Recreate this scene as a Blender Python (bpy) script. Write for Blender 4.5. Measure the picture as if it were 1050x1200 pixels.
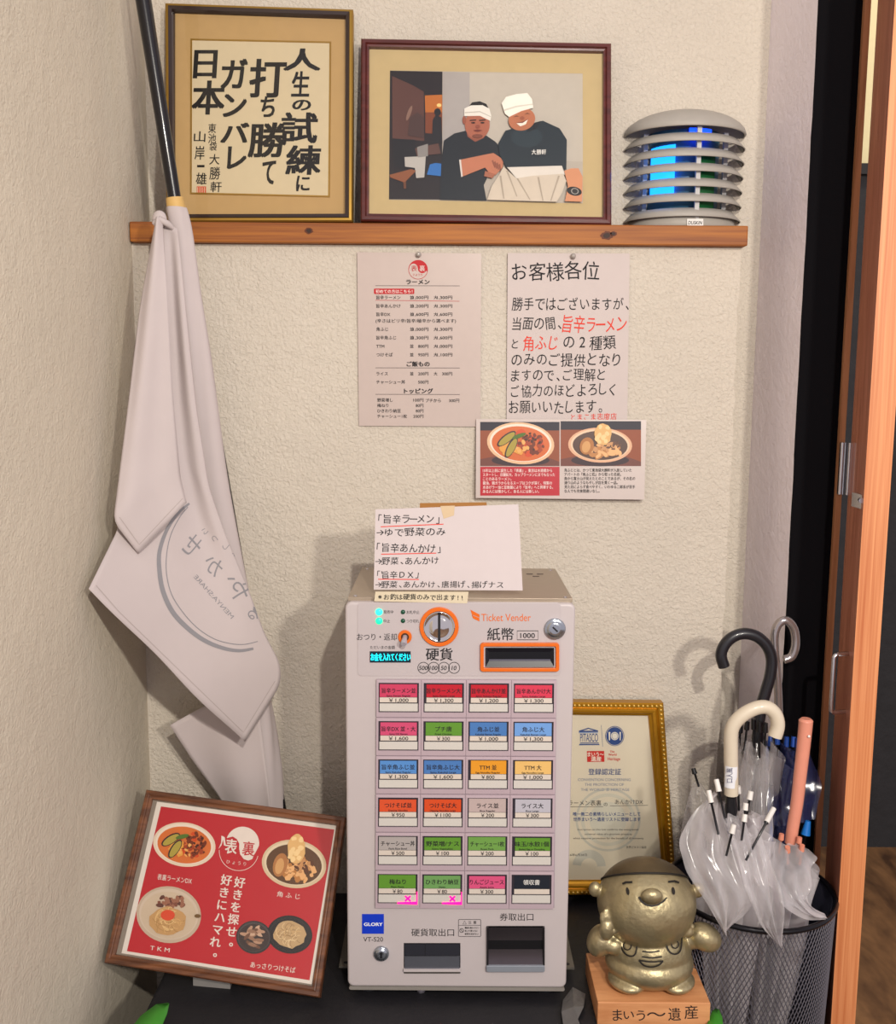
import bpy, bmesh, math, random
from math import sin, cos, pi, radians, sqrt, atan2
from mathutils import Vector as V, Matrix
from mathutils.bvhtree import BVHTree

random.seed(7)
scene = bpy.context.scene
for o in list(bpy.data.objects):
    bpy.data.objects.remove(o)
COL = scene.collection

# ------------------------------------------------------------------ camera
FPX = 1150.0
PITCH, ROLL = radians(7.5), radians(0.4)
CAM = V((0, -1.6, 0.875))
_F = V((0, cos(PITCH), -sin(PITCH)))
_R0, _U0 = V((1, 0, 0)), V((0, sin(PITCH), cos(PITCH)))
_R = _R0 * cos(ROLL) + _U0 * sin(ROLL)
_U = _U0 * cos(ROLL) - _R0 * sin(ROLL)
cam = bpy.data.cameras.new('camera')
cam.sensor_fit = 'HORIZONTAL'
cam.sensor_width = 36
cam.lens = FPX / 1050 * 36
cam.clip_start = 0.02
co = bpy.data.objects.new('camera', cam)
COL.objects.link(co)
co.matrix_world = Matrix(((_R.x, _U.x, -_F.x, CAM.x), (_R.y, _U.y, -_F.y, CAM.y), (_R.z, _U.z, -_F.z, CAM.z), (0, 0, 0, 1)))
scene.camera = co

# ------------------------------------------------------------------ light and exposure
scene.view_settings.view_transform = 'Standard'
scene.view_settings.look = 'None'
scene.view_settings.exposure = 0.17
scene.view_settings.gamma = 1.0
scene.view_settings.use_curve_mapping = False
world = bpy.data.worlds.new('world')
scene.world = world
world.use_nodes = True
world.node_tree.nodes['Background'].inputs[0].default_value = (0.98, 0.90, 0.97, 1)
world.node_tree.nodes['Background'].inputs[1].default_value = 0.58


def lamp(name, loc, target, energy, color, size):
    l = bpy.data.lights.new(name, 'AREA')
    l.shape = 'DISK'
    l.size = size
    l.energy = energy
    l.color = color
    o = bpy.data.objects.new(name, l)
    COL.objects.link(o)
    o.location = loc
    o.rotation_euler = (V(target) - V(loc)).to_track_quat('-Z', 'Y').to_euler()
    return o


lamp('ceiling_spot_far', (0.86, -2.35, 1.33), (0, 0, 0.6), 21, (1.0, 0.93, 0.83), 0.12)
lamp('ceiling_spot_near', (0.38, -2.35, 1.72), (0, 0, 0.6), 26, (1.0, 0.93, 0.83), 0.05)
lamp('far_room_light', (1.35, 0.35, 2.2), (1.2, 0.9, 1.4), 4, (1.0, 0.88, 0.68), 0.2)

# ------------------------------------------------------------------ materials
def lin(h):
    h = h.lstrip('#')
    c = [int(h[i:i + 2], 16) / 255 for i in (0, 2, 4)]
    return tuple(x / 12.92 if x <= 0.04045 else ((x + 0.055) / 1.055) ** 2.4 for x in c) + (1,)


_M = {}


def mat(hexc, rough=0.6, metal=0.0, var=0.06, scale=60.0, bump=0.0, bscale=200.0, bdist=0.001, spec=0.4, emit=0.0, coat=0.0):
    key = (hexc, rough, metal, var, scale, bump, bscale, bdist, spec, emit, coat)
    if key in _M:
        return _M[key]
    m = bpy.data.materials.new('mat_' + hexc.strip('#') + '_%d' % len(_M))
    m.use_nodes = True
    nt = m.node_tree
    N, L = nt.nodes, nt.links
    p = N['Principled BSDF']
    c = lin(hexc)
    p.inputs['Roughness'].default_value = rough
    p.inputs['Metallic'].default_value = metal
    p.inputs['Specular IOR Level'].default_value = spec
    p.inputs['Coat Weight'].default_value = coat
    p.inputs['Coat Roughness'].default_value = 0.08
    tc = N.new('ShaderNodeTexCoord')
    nz = N.new('ShaderNodeTexNoise')
    nz.inputs['Scale'].default_value = scale
    nz.inputs['Detail'].default_value = 4
    L.new(tc.outputs['Object'], nz.inputs['Vector'])
    mx = N.new('ShaderNodeMix')
    mx.data_type = 'RGBA'
    mx.inputs[6].default_value = tuple(x * (1 - var) for x in c[:3]) + (1,)
    mx.inputs[7].default_value = tuple(min(1, x * (1 + var)) for x in c[:3]) + (1,)
    L.new(nz.outputs['Fac'], mx.inputs[0])
    L.new(mx.outputs[2], p.inputs['Base Color'])
    if emit:
        p.inputs['Emission Color'].default_value = c
        p.inputs['Emission Strength'].default_value = emit
    if bump:
        bz = N.new('ShaderNodeTexNoise')
        bz.inputs['Scale'].default_value = bscale
        bz.inputs['Detail'].default_value = 6
        L.new(tc.outputs['Object'], bz.inputs['Vector'])
        b = N.new('ShaderNodeBump')
        b.inputs['Strength'].default_value = bump
        b.inputs['Distance'].default_value = bdist
        L.new(bz.outputs['Fac'], b.inputs['Height'])
        L.new(b.outputs['Normal'], p.inputs['Normal'])
    _M[key] = m
    return m


def plaster(name, hexc, strength=0.9, scale=70, dist=0.004, var=0.08):
    m = bpy.data.materials.new(name)
    m.use_nodes = True
    nt = m.node_tree
    N, L = nt.nodes, nt.links
    p = N['Principled BSDF']
    p.inputs['Roughness'].default_value = 0.85
    p.inputs['Specular IOR Level'].default_value = 0.2
    c = lin(hexc)
    tc = N.new('ShaderNodeTexCoord')
    a = N.new('ShaderNodeTexNoise')
    a.inputs['Scale'].default_value = 5
    a.inputs['Detail'].default_value = 3
    L.new(tc.outputs['Object'], a.inputs['Vector'])
    mx = N.new('ShaderNodeMix')
    mx.data_type = 'RGBA'
    mx.inputs[6].default_value = tuple(x * (1 - var) for x in c[:3]) + (1,)
    mx.inputs[7].default_value = tuple(min(1, x * (1 + var)) for x in c[:3]) + (1,)
    L.new(a.outputs['Fac'], mx.inputs[0])
    L.new(mx.outputs[2], p.inputs['Base Color'])
    n1 = N.new('ShaderNodeTexNoise')
    n1.inputs['Scale'].default_value = scale
    n1.inputs['Detail'].default_value = 5
    n1.inputs['Roughness'].default_value = 0.55
    n1.inputs['Distortion'].default_value = 0.6
    L.new(tc.outputs['Object'], n1.inputs['Vector'])
    n2 = N.new('ShaderNodeTexNoise')
    n2.inputs['Scale'].default_value = scale * 0.22
    n2.inputs['Detail'].default_value = 3
    L.new(tc.outputs['Object'], n2.inputs['Vector'])
    ad = N.new('ShaderNodeMath')
    ad.operation = 'ADD'
    L.new(n1.outputs['Fac'], ad.inputs[0])
    L.new(n2.outputs['Fac'], ad.inputs[1])
    b = N.new('ShaderNodeBump')
    b.inputs['Strength'].default_value = strength
    b.inputs['Distance'].default_value = dist
    L.new(ad.outputs[0], b.inputs['Height'])
    L.new(b.outputs['Normal'], p.inputs['Normal'])
    return m


def wood(name, dark, light, axis='Z', scale=40.0, rough=0.45, stretch=0.06, coat=0.15):
    """grain running along `axis`"""
    m = bpy.data.materials.new(name)
    m.use_nodes = True
    nt = m.node_tree
    N, L = nt.nodes, nt.links
    p = N['Principled BSDF']
    p.inputs['Roughness'].default_value = rough
    p.inputs['Coat Weight'].default_value = coat
    tc = N.new('ShaderNodeTexCoord')
    mp = N.new('ShaderNodeMapping')
    s = [1.0, 1.0, 1.0]
    s['XYZ'.index(axis)] = stretch
    mp.inputs['Scale'].default_value = s
    L.new(tc.outputs['Object'], mp.inputs['Vector'])
    n = N.new('ShaderNodeTexNoise')
    n.inputs['Scale'].default_value = scale
    n.inputs['Detail'].default_value = 6
    n.inputs['Distortion'].default_value = 1.2
    L.new(mp.outputs['Vector'], n.inputs['Vector'])
    n2 = N.new('ShaderNodeTexNoise')
    n2.inputs['Scale'].default_value = scale * 4
    n2.inputs['Detail'].default_value = 2
    L.new(mp.outputs['Vector'], n2.inputs['Vector'])
    ad = N.new('ShaderNodeMath')
    ad.operation = 'MULTIPLY_ADD'
    ad.inputs[1].default_value = 0.35
    L.new(n2.outputs['Fac'], ad.inputs[0])
    L.new(n.outputs['Fac'], ad.inputs[2])
    r = N.new('ShaderNodeValToRGB')
    r.color_ramp.elements[0].position = 0.42
    r.color_ramp.elements[0].color = lin(dark)
    r.color_ramp.elements[1].position = 0.85
    r.color_ramp.elements[1].color = lin(light)
    L.new(ad.outputs[0], r.inputs['Fac'])
    L.new(r.outputs['Color'], p.inputs['Base Color'])
    b = N.new('ShaderNodeBump')
    b.inputs['Strength'].default_value = 0.15
    b.inputs['Distance'].default_value = 0.001
    L.new(ad.outputs[0], b.inputs['Height'])
    L.new(b.outputs['Normal'], p.inputs['Normal'])
    return m


def vinyl(name, hexc, opacity, gloss=0.045):
    m = bpy.data.materials.new(name)
    m.use_nodes = True
    nt = m.node_tree
    N, L = nt.nodes, nt.links
    for n in list(N):
        N.remove(n)
    out = N.new('ShaderNodeOutputMaterial')
    tr = N.new('ShaderNodeBsdfTransparent')
    df = N.new('ShaderNodeBsdfDiffuse')
    df.inputs[0].default_value = lin(hexc)
    tl = N.new('ShaderNodeBsdfTranslucent')
    tl.inputs[0].default_value = lin(hexc)
    gl = N.new('ShaderNodeBsdfGlossy')
    gl.inputs['Roughness'].default_value = 0.18
    a = N.new('ShaderNodeMixShader')
    a.inputs[0].default_value = 0.45
    L.new(df.outputs[0], a.inputs[1])
    L.new(tl.outputs[0], a.inputs[2])
    tc = N.new('ShaderNodeTexCoord')
    nz = N.new('ShaderNodeTexNoise')
    nz.inputs['Scale'].default_value = 14
    nz.inputs['Distortion'].default_value = 1.0
    L.new(tc.outputs['Object'], nz.inputs['Vector'])
    mr = N.new('ShaderNodeMapRange')
    mr.inputs[1].default_value = 0.3
    mr.inputs[2].default_value = 0.7
    mr.inputs[3].default_value = opacity * 0.5
    mr.inputs[4].default_value = min(1, opacity * 1.35)
    L.new(nz.outputs['Fac'], mr.inputs[0])
    lw = N.new('ShaderNodeLayerWeight')
    lw.inputs['Blend'].default_value = 0.35
    am = N.new('ShaderNodeMath')
    am.operation = 'MULTIPLY_ADD'
    am.inputs[1].default_value = 0.55
    am.use_clamp = True
    L.new(lw.outputs['Facing'], am.inputs[0])
    L.new(mr.outputs[0], am.inputs[2])
    b = N.new('ShaderNodeMixShader')
    L.new(am.outputs[0], b.inputs[0])
    L.new(tr.outputs[0], b.inputs[1])
    L.new(a.outputs[0], b.inputs[2])
    c = N.new('ShaderNodeMixShader')
    c.inputs[0].default_value = gloss
    L.new(b.outputs[0], c.inputs[1])
    L.new(gl.outputs[0], c.inputs[2])
    L.new(c.outputs[0], out.inputs[0])
    return m


def glass(name='glazing', tint=(1, 1, 1, 1), k=0.05):
    m = bpy.data.materials.new(name)
    m.use_nodes = True
    nt = m.node_tree
    N, L = nt.nodes, nt.links
    for n in list(N):
        N.remove(n)
    out = N.new('ShaderNodeOutputMaterial')
    tr = N.new('ShaderNodeBsdfTransparent')
    tr.inputs[0].default_value = tint
    gl = N.new('ShaderNodeBsdfGlossy')
    gl.inputs['Roughness'].default_value = 0.05
    fr = N.new('ShaderNodeFresnel')
    fr.inputs[0].default_value = 1.4
    b = N.new('ShaderNodeMixShader')
    L.new(fr.outputs[0], b.inputs[0])
    L.new(tr.outputs[0], b.inputs[1])
    L.new(gl.outputs[0], b.inputs[2])
    L.new(b.outputs[0], out.inputs[0])
    return m


BLACK = mat('#15141a', 0.6)
INK = mat('#141318', 0.75, var=0.15)
REDINK = mat('#d8351f', 0.7)
GLASS = glass()

# ------------------------------------------------------------------ projection helpers (measured sight lines)
def ray(px, py):
    return _F + _R * ((px - 525) / FPX) - _U * ((py - 600) / FPX)


def P(px, py, Y):
    d = ray(px, py)
    return CAM + d * ((Y - CAM.y) / d.y)


def PZ(px, py, Z):
    d = ray(px, py)
    return CAM + d * ((Z - CAM.z) / d.z)


class Plane:
    """flat surface through O with outward normal N; calling it maps a photo point onto the surface"""
    def __init__(s, O, N):
        s.O, s.N = V(O), V(N).normalized()

    def __call__(s, px, py, z=0.0):
        d = ray(px, py)
        t = (s.O - CAM).dot(s.N) / d.dot(s.N)
        return CAM + d * t + s.N * z


class Ball:
    """ellipsoid surface"""
    def __init__(s, c, r):
        s.c, s.r = V(c), V(r)

    def __call__(s, px, py, z=0.0):
        d = ray(px, py)
        o = CAM - s.c
        o2 = V((o.x / s.r.x, o.y / s.r.y, o.z / s.r.z))
        d2 = V((d.x / s.r.x, d.y / s.r.y, d.z / s.r.z))
        a, b, c = d2.dot(d2), 2 * o2.dot(d2), o2.dot(o2) - 1
        D = max(0, b * b - 4 * a * c)
        q = CAM + d * ((-b - sqrt(D)) / (2 * a))
        n = V(((q.x - s.c.x) / s.r.x ** 2, (q.y - s.c.y) / s.r.y ** 2, (q.z - s.c.z) / s.r.z ** 2)).normalized()
        return q + n * z


class Drape:
    """curved cloth given by a Geo"""
    def __init__(s, geo):
        s.t = BVHTree.FromPolygons([tuple(v) for v in geo.v], geo.f)
        s.last = None

    def __call__(s, px, py, z=0.0):
        d = ray(px, py).normalized()
        q, n, i, dist = s.t.ray_cast(CAM, d)
        if q is None:
            q, n, i, dist = s.t.find_nearest(CAM + d * 1.55)
        if n.dot(d) > 0:
            n = -n
        return q + n * z


# ------------------------------------------------------------------ text
_TC = bpy.data.curves.new('text_source', 'FONT')
_TO = bpy.data.objects.new('text_source', _TC)
COL.objects.link(_TO)
_TC.resolution_u = 3
_GL = {}


def thick(b):
    """a heavier stroke is the same glyph laid down a few times, slightly shifted"""
    if not b:
        return [(0, 0, 0)]
    return [(b * x, b * y, 0.00001 * i) for i, (x, y) in enumerate(((1, .6), (-1, .6), (1, -.6), (-1, -.6)))]


def glyphs(s):
    key = s
    if key not in _GL:
        _TC.body = s
        _TC.size = 1.0
        dg = bpy.context.evaluated_depsgraph_get()
        dg.update()
        me = bpy.data.meshes.new_from_object(_TO.evaluated_get(dg))
        vs = [(v.co.x, v.co.y) for v in me.vertices]
        fs = [tuple(p.vertices) for p in me.polygons]
        bpy.data.meshes.remove(me)
        _GL[key] = (vs, fs)
    return _GL[key]


# ------------------------------------------------------------------ geometry collector
class Geo:
    def __init__(s):
        s.v, s.f, s.m, s.sm, s.mats = [], [], [], [], []

    def mi(s, m):
        if m not in s.mats:
            s.mats.append(m)
        return s.mats.index(m)

    def add(s, vs, fs, m, smooth=False):
        b = len(s.v)
        s.v += [V(x) for x in vs]
        k = s.mi(m)
        for f in fs:
            s.f.append(tuple(i + b for i in f))
            s.m.append(k)
            s.sm.append(smooth)

    # flat drawing on a surface
    def poly(s, mp, pts, m, z=0.0003):
        vs = [mp(x, y, z) for x, y in pts]
        n = (vs[1] - vs[0]).cross(vs[2] - vs[1])
        s.add(vs, [tuple(range(len(vs)))], m)

    def rect(s, mp, x0, y0, x1, y1, m, z=0.0003):
        s.poly(mp, [(x0, y0), (x1, y0), (x1, y1), (x0, y1)], m, z)

    def ell(s, mp, cx, cy, rx, ry, m, z=0.0003, rot=0, n=28, a0=0, a1=360, wob=0):
        pts = []
        full = (a1 - a0) >= 360
        for i in range(n if full else n + 1):
            a = radians(a0 + (a1 - a0) * i / n)
            k = 1 + (random.uniform(-wob, wob) if wob else 0)
            x, y = rx * cos(a) * k, ry * sin(a) * k
            c, q = cos(radians(rot)), sin(radians(rot))
            pts.append((cx + x * c - y * q, cy + x * q + y * c))
        s.poly(mp, pts, m, z)

    def stroke(s, mp, pts, w, m, z=0.0003, closed=False):
        pts = [V((a, b)) for a, b in pts]
        n = len(pts)
        L, R = [], []
        for i in range(n):
            a = pts[(i - 1) % n] if closed else pts[max(0, i - 1)]
            b = pts[(i + 1) % n] if closed else pts[min(n - 1, i + 1)]
            d = (b - a)
            d = d.normalized() if d.length else V((1, 0))
            o = V((-d.y, d.x)) * (w[i] if isinstance(w, (list, tuple)) else w) / 2
            L.append(pts[i] + o)
            R.append(pts[i] - o)
        vs = [mp(p.x, p.y, z) for p in L] + [mp(p.x, p.y, z) for p in R]
        s.add(vs, [(i, (i + 1) % n, n + (i + 1) % n, n + i) for i in range(n if closed else n - 1)], m)

    def ring(s, mp, cx, cy, rx, ry, w, m, z=0.0003, rot=0, n=40, a0=0, a1=360):
        pts = []
        full = (a1 - a0) >= 360
        for i in range(n if full else n + 1):
            a = radians(a0 + (a1 - a0) * i / n)
            x, y = rx * cos(a), ry * sin(a)
            c, q = cos(radians(rot)), sin(radians(rot))
            pts.append((cx + x * c - y * q, cy + x * q + y * c))
        s.stroke(mp, pts, w, m, z, closed=full)

    def text(s, mp, t, x, y, h, m=None, w=None, anchor='l', bold=0.0, rot=0.0, shear=0.0, z=0.0006, mirror=False, sx=1.0):
        """x,y: left (or centre) and vertical middle in photo pixels, h: em height; w: forced width"""
        vs, fs = glyphs(t)
        if not vs:
            return
        x0, x1 = min(a for a, b in vs), max(a for a, b in vs)
        kx = h if w is None else w / (x1 - x0)
        W = (x1 - x0) * kx
        off = -x0 * kx - (W / 2 if anchor == 'c' else 0)
        c, q = cos(radians(rot)), sin(radians(rot))
        kx *= sx
        off *= sx
        for da, db, dz in thick(bold):
            out = []
            for a, b in vs:
                u = (a + da) * kx + off
                d = (b + db - 0.37) * h
                u += shear * d
                if mirror:
                    u = -u
                out.append(mp(x + u * c + d * q, y + u * q - d * c, z + dz))
            s.add(out, fs, m or INK)

    def tbox(s, mp, t, x0, y0, x1, y1, m=None, bold=0.0, shear=0.0, z=0.0006, rot=0, mirror=False):
        vs, fs = glyphs(t)
        ax, bx = min(a for a, b in vs), max(a for a, b in vs)
        ay, by = min(b for a, b in vs), max(b for a, b in vs)
        cx, cy = (x0 + x1) / 2, (y0 + y1) / 2
        c, q = cos(radians(rot)), sin(radians(rot))
        for da, db, dz in thick(bold):
          out = []
          for a, b in vs:
            a, b = a + da, b + db
            u = ((a - ax) / max(1e-6, bx - ax) - .5) * (x1 - x0)
            d = ((b - ay) / max(1e-6, by - ay) - .5) * (y1 - y0)
            u += shear * d
            if mirror:
                u = -u
            out.append(mp(cx + u * c + d * q, cy + u * q - d * c, z + dz))
          s.add(out, fs, m or INK)

    def hand(s, mp, t, x0, y0, x1, y1, h, m=None, jit=0.06, bold=0.0, z=0.0006):
        """handwritten run from (x0,y0) to (x1,y1), one glyph after another"""
        ws = [0.62 if c in '、。「」ー,.→!' else (0.85 if c in 'りしっく' else 1.0) for c in t]
        tot = sum(ws)
        acc = 0
        pitch = abs(x1 - x0) / tot
        sx = min(1.15, pitch * 1.0 / h)
        for c, wv in zip(t, ws):
            k = (acc + wv / 2) / tot
            acc += wv
            if c == ' ':
                continue
            s.text(mp, c, x0 + (x1 - x0) * k, y0 + (y1 - y0) * k + random.uniform(-jit, jit) * h,
                   h * random.uniform(1 - jit, 1 + jit), m, anchor='c', bold=bold, rot=random.uniform(-5, 5), shear=random.uniform(-.05, .12), z=z, sx=sx)

    # solids
    def slab(s, mp, pts, m, z0, z1, smooth=False):
        n = len(pts)
        lo = [mp(x, y, z0) for x, y in pts]
        hi = [mp(x, y, z1) for x, y in pts]
        s.add(lo + hi, [tuple(range(n))[::-1], tuple(range(n, 2 * n))] + [(i, (i + 1) % n, n + (i + 1) % n, n + i) for i in range(n)], m, smooth)

    def box(s, lo, hi, m):
        x0, y0, z0 = lo
        x1, y1, z1 = hi
        vs = [(x0, y0, z0), (x1, y0, z0), (x1, y1, z0), (x0, y1, z0), (x0, y0, z1), (x1, y0, z1), (x1, y1, z1), (x0, y1, z1)]
        s.add(vs, [(3, 2, 1, 0), (4, 5, 6, 7), (0, 1, 5, 4), (1, 2, 6, 5), (2, 3, 7, 6), (3, 0, 4, 7)], m)

    def hexa(s, b4, t4, m):
        s.add(list(b4) + list(t4), [(3, 2, 1, 0), (4, 5, 6, 7), (0, 1, 5, 4), (1, 2, 6, 5), (2, 3, 7, 6), (3, 0, 4, 7)], m)

    def prism_y(s, pts, y0, y1, m, smooth=False):
        """outline in x,z extruded in y"""
        n = len(pts)
        vs = [(x, y0, z) for x, z in pts] + [(x, y1, z) for x, z in pts]
        s.add(vs, [tuple(range(n)), tuple(range(n, 2 * n))[::-1]] + [(i, n + i, n + (i + 1) % n, (i + 1) % n) for i in range(n)], m, smooth)

    def prism_z(s, pts, z0, z1, m, smooth=False):
        n = len(pts)
        vs = [(x, y, z0) for x, y in pts] + [(x, y, z1) for x, y in pts]
        s.add(vs, [tuple(range(n))[::-1], tuple(range(n, 2 * n))] + [(i, (i + 1) % n, n + (i + 1) % n, n + i) for i in range(n)], m, smooth)

    def tube(s, pts, r, m, n=14, cap=True, smooth=True, flat=1.0):
        pts = [V(p) for p in pts]
        k = len(pts)
        rs = r if isinstance(r, (list, tuple)) else [r] * k
        vs = []
        ref = None
        for i, p in enumerate(pts):
            t = (pts[min(k - 1, i + 1)] - pts[max(0, i - 1)]).normalized()
            if ref is None:
                ref = V((0, 1, 0)) if abs(t.y) < 0.9 else V((1, 0, 0))
            a = (ref - t * ref.dot(t)).normalized()
            ref = a
            b = t.cross(a)
            for j in range(n):
                w = 2 * pi * j / n
                vs.append(p + a * (rs[i] * cos(w) * flat) + b * (rs[i] * sin(w)))
        fs = [(i * n + j, i * n + (j + 1) % n, (i + 1) * n + (j + 1) % n, (i + 1) * n + j) for i in range(k - 1) for j in range(n)]
        s.add(vs, fs, m, smooth)
        if cap:
            s.add([vs[j] for j in range(n)], [tuple(range(n))[::-1]], m)
            s.add([vs[(k - 1) * n + j] for j in range(n)], [tuple(range(n))], m)

    def lathe(s, c, prof, m, n=48, a0=0.0, a1=2 * pi, smooth=True, ax=None):
        """profile of (radius, height) about an axis (default z)"""
        c = V(c)
        z = V(ax).normalized() if ax else V((0, 0, 1))
        x = z.cross(V((0, 1, 0))) if abs(z.y) < .9 else z.cross(V((0, 0, 1)))
        x = -x.normalized() if not ax else x.normalized()
        if not ax:
            x = V((1, 0, 0))
        y = z.cross(x)
        full = a1 - a0 >= 2 * pi - 1e-6
        cols = n if full else n + 1
        vs = []
        for i in range(cols):
            a = a0 + (a1 - a0) * i / n
            for r, h in prof:
                vs.append(c + x * (r * cos(a)) + y * (r * sin(a)) + z * h)
        k = len(prof)
        fs = []
        for i in range(n):
            j = (i + 1) % cols
            for q in range(k - 1):
                fs.append((i * k + q, j * k + q, j * k + q + 1, i * k + q + 1))
        s.add(vs, fs, m, smooth)
        if not full:
            s.add([vs[q] for q in range(k)], [tuple(range(k))], m)
            s.add([vs[(cols - 1) * k + q] for q in range(k)], [tuple(range(k))[::-1]], m)

    def ball(s, c, r, m, nu=24, nv=16, rot=None):
        c = V(c)
        r = V(r) if not isinstance(r, (int, float)) else V((r, r, r))
        vs, fs = [], []
        for j in range(nv + 1):
            th = pi * j / nv
            for i in range(nu):
                a = 2 * pi * i / nu
                q = V((r.x * sin(th) * cos(a), r.y * sin(th) * sin(a), r.z * cos(th)))
                if rot:
                    q = rot @ q
                vs.append(c + q)
        for j in range(nv):
            for i in range(nu):
                fs.append((j * nu + i, (j + 1) * nu + i, (j + 1) * nu + (i + 1) % nu, j * nu + (i + 1) % nu))
        s.add(vs, fs, m, True)

    def ruled(s, L, R, m, nu=24, nv=40, wave=None):
        """sheet between two edges given as photo points with their distance (px, py, Y)"""
        def samp(E, n):
            q = [P(*e) for e in E]
            d = [0]
            for i in range(1, len(q)):
                d.append(d[-1] + (q[i] - q[i - 1]).length)
            out = []
            for k in range(n + 1):
                t = d[-1] * k / n
                i = 0
                while i < len(q) - 2 and d[i + 1] < t:
                    i += 1
                out.append(q[i].lerp(q[i + 1], (t - d[i]) / max(1e-9, d[i + 1] - d[i])))
            for _ in range(2):
                out = [out[0]] + [(out[i - 1] + out[i] * 2 + out[i + 1]) / 4 for i in range(1, n)] + [out[n]]
            return out
        A, B = samp(L, nv), samp(R, nv)
        vs = []
        for j in range(nv + 1):
            for i in range(nu + 1):
                u, t = i / nu, j / nv
                q = A[j].lerp(B[j], u)
                if wave:
                    q = q + V((0, wave(u, t), 0))
                vs.append(q)
        s.add(vs, [(j * (nu + 1) + i, j * (nu + 1) + i + 1, (j + 1) * (nu + 1) + i + 1, (j + 1) * (nu + 1) + i) for j in range(nv) for i in range(nu)], m, True)

    def moulding(s, corners, N, prof, m):
        """mitred frame: corners TL,TR,BR,BL; profile of (inset, height)"""
        c = [V(x) for x in corners]
        U = (c[1] - c[0]).normalized()
        D = (c[3] - c[0]).normalized()
        sg = [(1, 1), (-1, 1), (-1, -1), (1, -1)]
        vs = []
        for ins, h in prof:
            for q, (a, b) in zip(c, sg):
                vs.append(q + U * (a * ins) + D * (b * ins) + N * h)
        k = len(prof)
        fs = []
        for i in range(k - 1):
            for j in range(4):
                fs.append((i * 4 + j, i * 4 + (j + 1) % 4, (i + 1) * 4 + (j + 1) % 4, (i + 1) * 4 + j))
        s.add(vs, fs, m)


WM = {}


def root(name, label, cat, loc, group=None, kind=None):
    o = bpy.data.objects.new(name, None)
    o.empty_display_size = 0.02
    COL.objects.link(o)
    o.location = loc
    WM[o.name] = V(loc)
    if label:
        o['label'] = label
    if cat:
        o['category'] = cat
    if group:
        o['group'] = group
    if kind:
        o['kind'] = kind
    return o


def build(name, g, parent=None, loc=None, bevel=0.0, solid=0.0, subsurf=0, label=None, cat=None, kind=None, group=None, fix=True, seg=2):
    me = bpy.data.meshes.new(name)
    if parent is not None:
        base = WM[parent.name]
    else:
        base = V(loc) if loc is not None else V((0, 0, 0))
    me.from_pydata([tuple(x - base) for x in g.v], [], g.f)
    for m in g.mats:
        me.materials.append(m)
    me.polygons.foreach_set('material_index', g.m)
    me.polygons.foreach_set('use_smooth', g.sm)
    me.update()
    if fix:
        bm = bmesh.new()
        bm.from_mesh(me)
        bmesh.ops.recalc_face_normals(bm, faces=bm.faces)
        bm.to_mesh(me)
        bm.free()
    o = bpy.data.objects.new(name, me)
    COL.objects.link(o)
    if parent is not None:
        o.parent = parent
        WM[o.name] = base
    else:
        o.location = base
        WM[o.name] = base
    if bevel:
        b = o.modifiers.new('bevel', 'BEVEL')
        b.width = bevel
        b.segments = seg
        b.limit_method = 'ANGLE'
        b.angle_limit = radians(40)
    if solid:
        b = o.modifiers.new('solid', 'SOLIDIFY')
        b.thickness = solid
        b.offset = 0
    if subsurf:
        b = o.modifiers.new('subsurf', 'SUBSURF')
        b.levels = b.render_levels = subsurf
    if label:
        o['label'] = label
    if cat:
        o['category'] = cat
    if kind:
        o['kind'] = kind
    if group:
        o['group'] = group
    return o


def zz(ox, oy, k):
    """points read off an enlarged crop"""
    def f(*pts):
        return [(ox + x * k, oy + y * k) for x, y in pts]
    return f


def rrect(x0, y0, x1, y1, r, n=5):
    out = []
    for cx, cy, a in ((x1 - r, y0 + r, -90), (x1 - r, y1 - r, 0), (x0 + r, y1 - r, 90), (x0 + r, y0 + r, 180)):
        for i in range(n + 1):
            w = radians(a + 90 * i / n)
            out.append((cx + r * cos(w), cy + r * sin(w)))
    return out


def circ(cx, cy, r, n=32, ry=None):
    return [(cx + r * cos(2 * pi * i / n), cy + (ry or r) * sin(2 * pi * i / n)) for i in range(n)]


def smooth_path(pts, n=40):
    q = [V(p) for p in pts]
    out = []
    k = len(q)
    for i in range(k - 1):
        p0, p1, p2, p3 = q[max(0, i - 1)], q[i], q[i + 1], q[min(k - 1, i + 2)]
        m = max(3, n // (k - 1))
        for j in range(m):
            t = j / m
            out.append(.5 * ((2 * p1) + (-p0 + p2) * t + (2 * p0 - 5 * p1 + 4 * p2 - p3) * t * t + (-p0 + 3 * p1 - 3 * p2 + p3) * t ** 3))
    out.append(q[-1])
    return out


# ================================================================== SETTING
FLOOR_Z = -0.35
PL_WARM = plaster('plaster_warm', '#d0c7b9', 1.0, 190, 0.0035)
PL_LEFT = plaster('plaster_left', '#d0c6b4', 0.8, 200, 0.0022)
PL_SIDE = plaster('plaster_side', '#eee6ec', 0.6, 90, 0.003)

g = Geo()
g.box((-0.62, -1.25, FLOOR_Z), (-0.505, 0.22, 2.3), PL_LEFT)
build('wall_left', g, kind='structure')

g = Geo()
g.box((-0.505, 0.10, FLOOR_Z), (0.526, 0.22, 2.3), PL_WARM)
build('wall_back', g, kind='structure')

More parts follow.
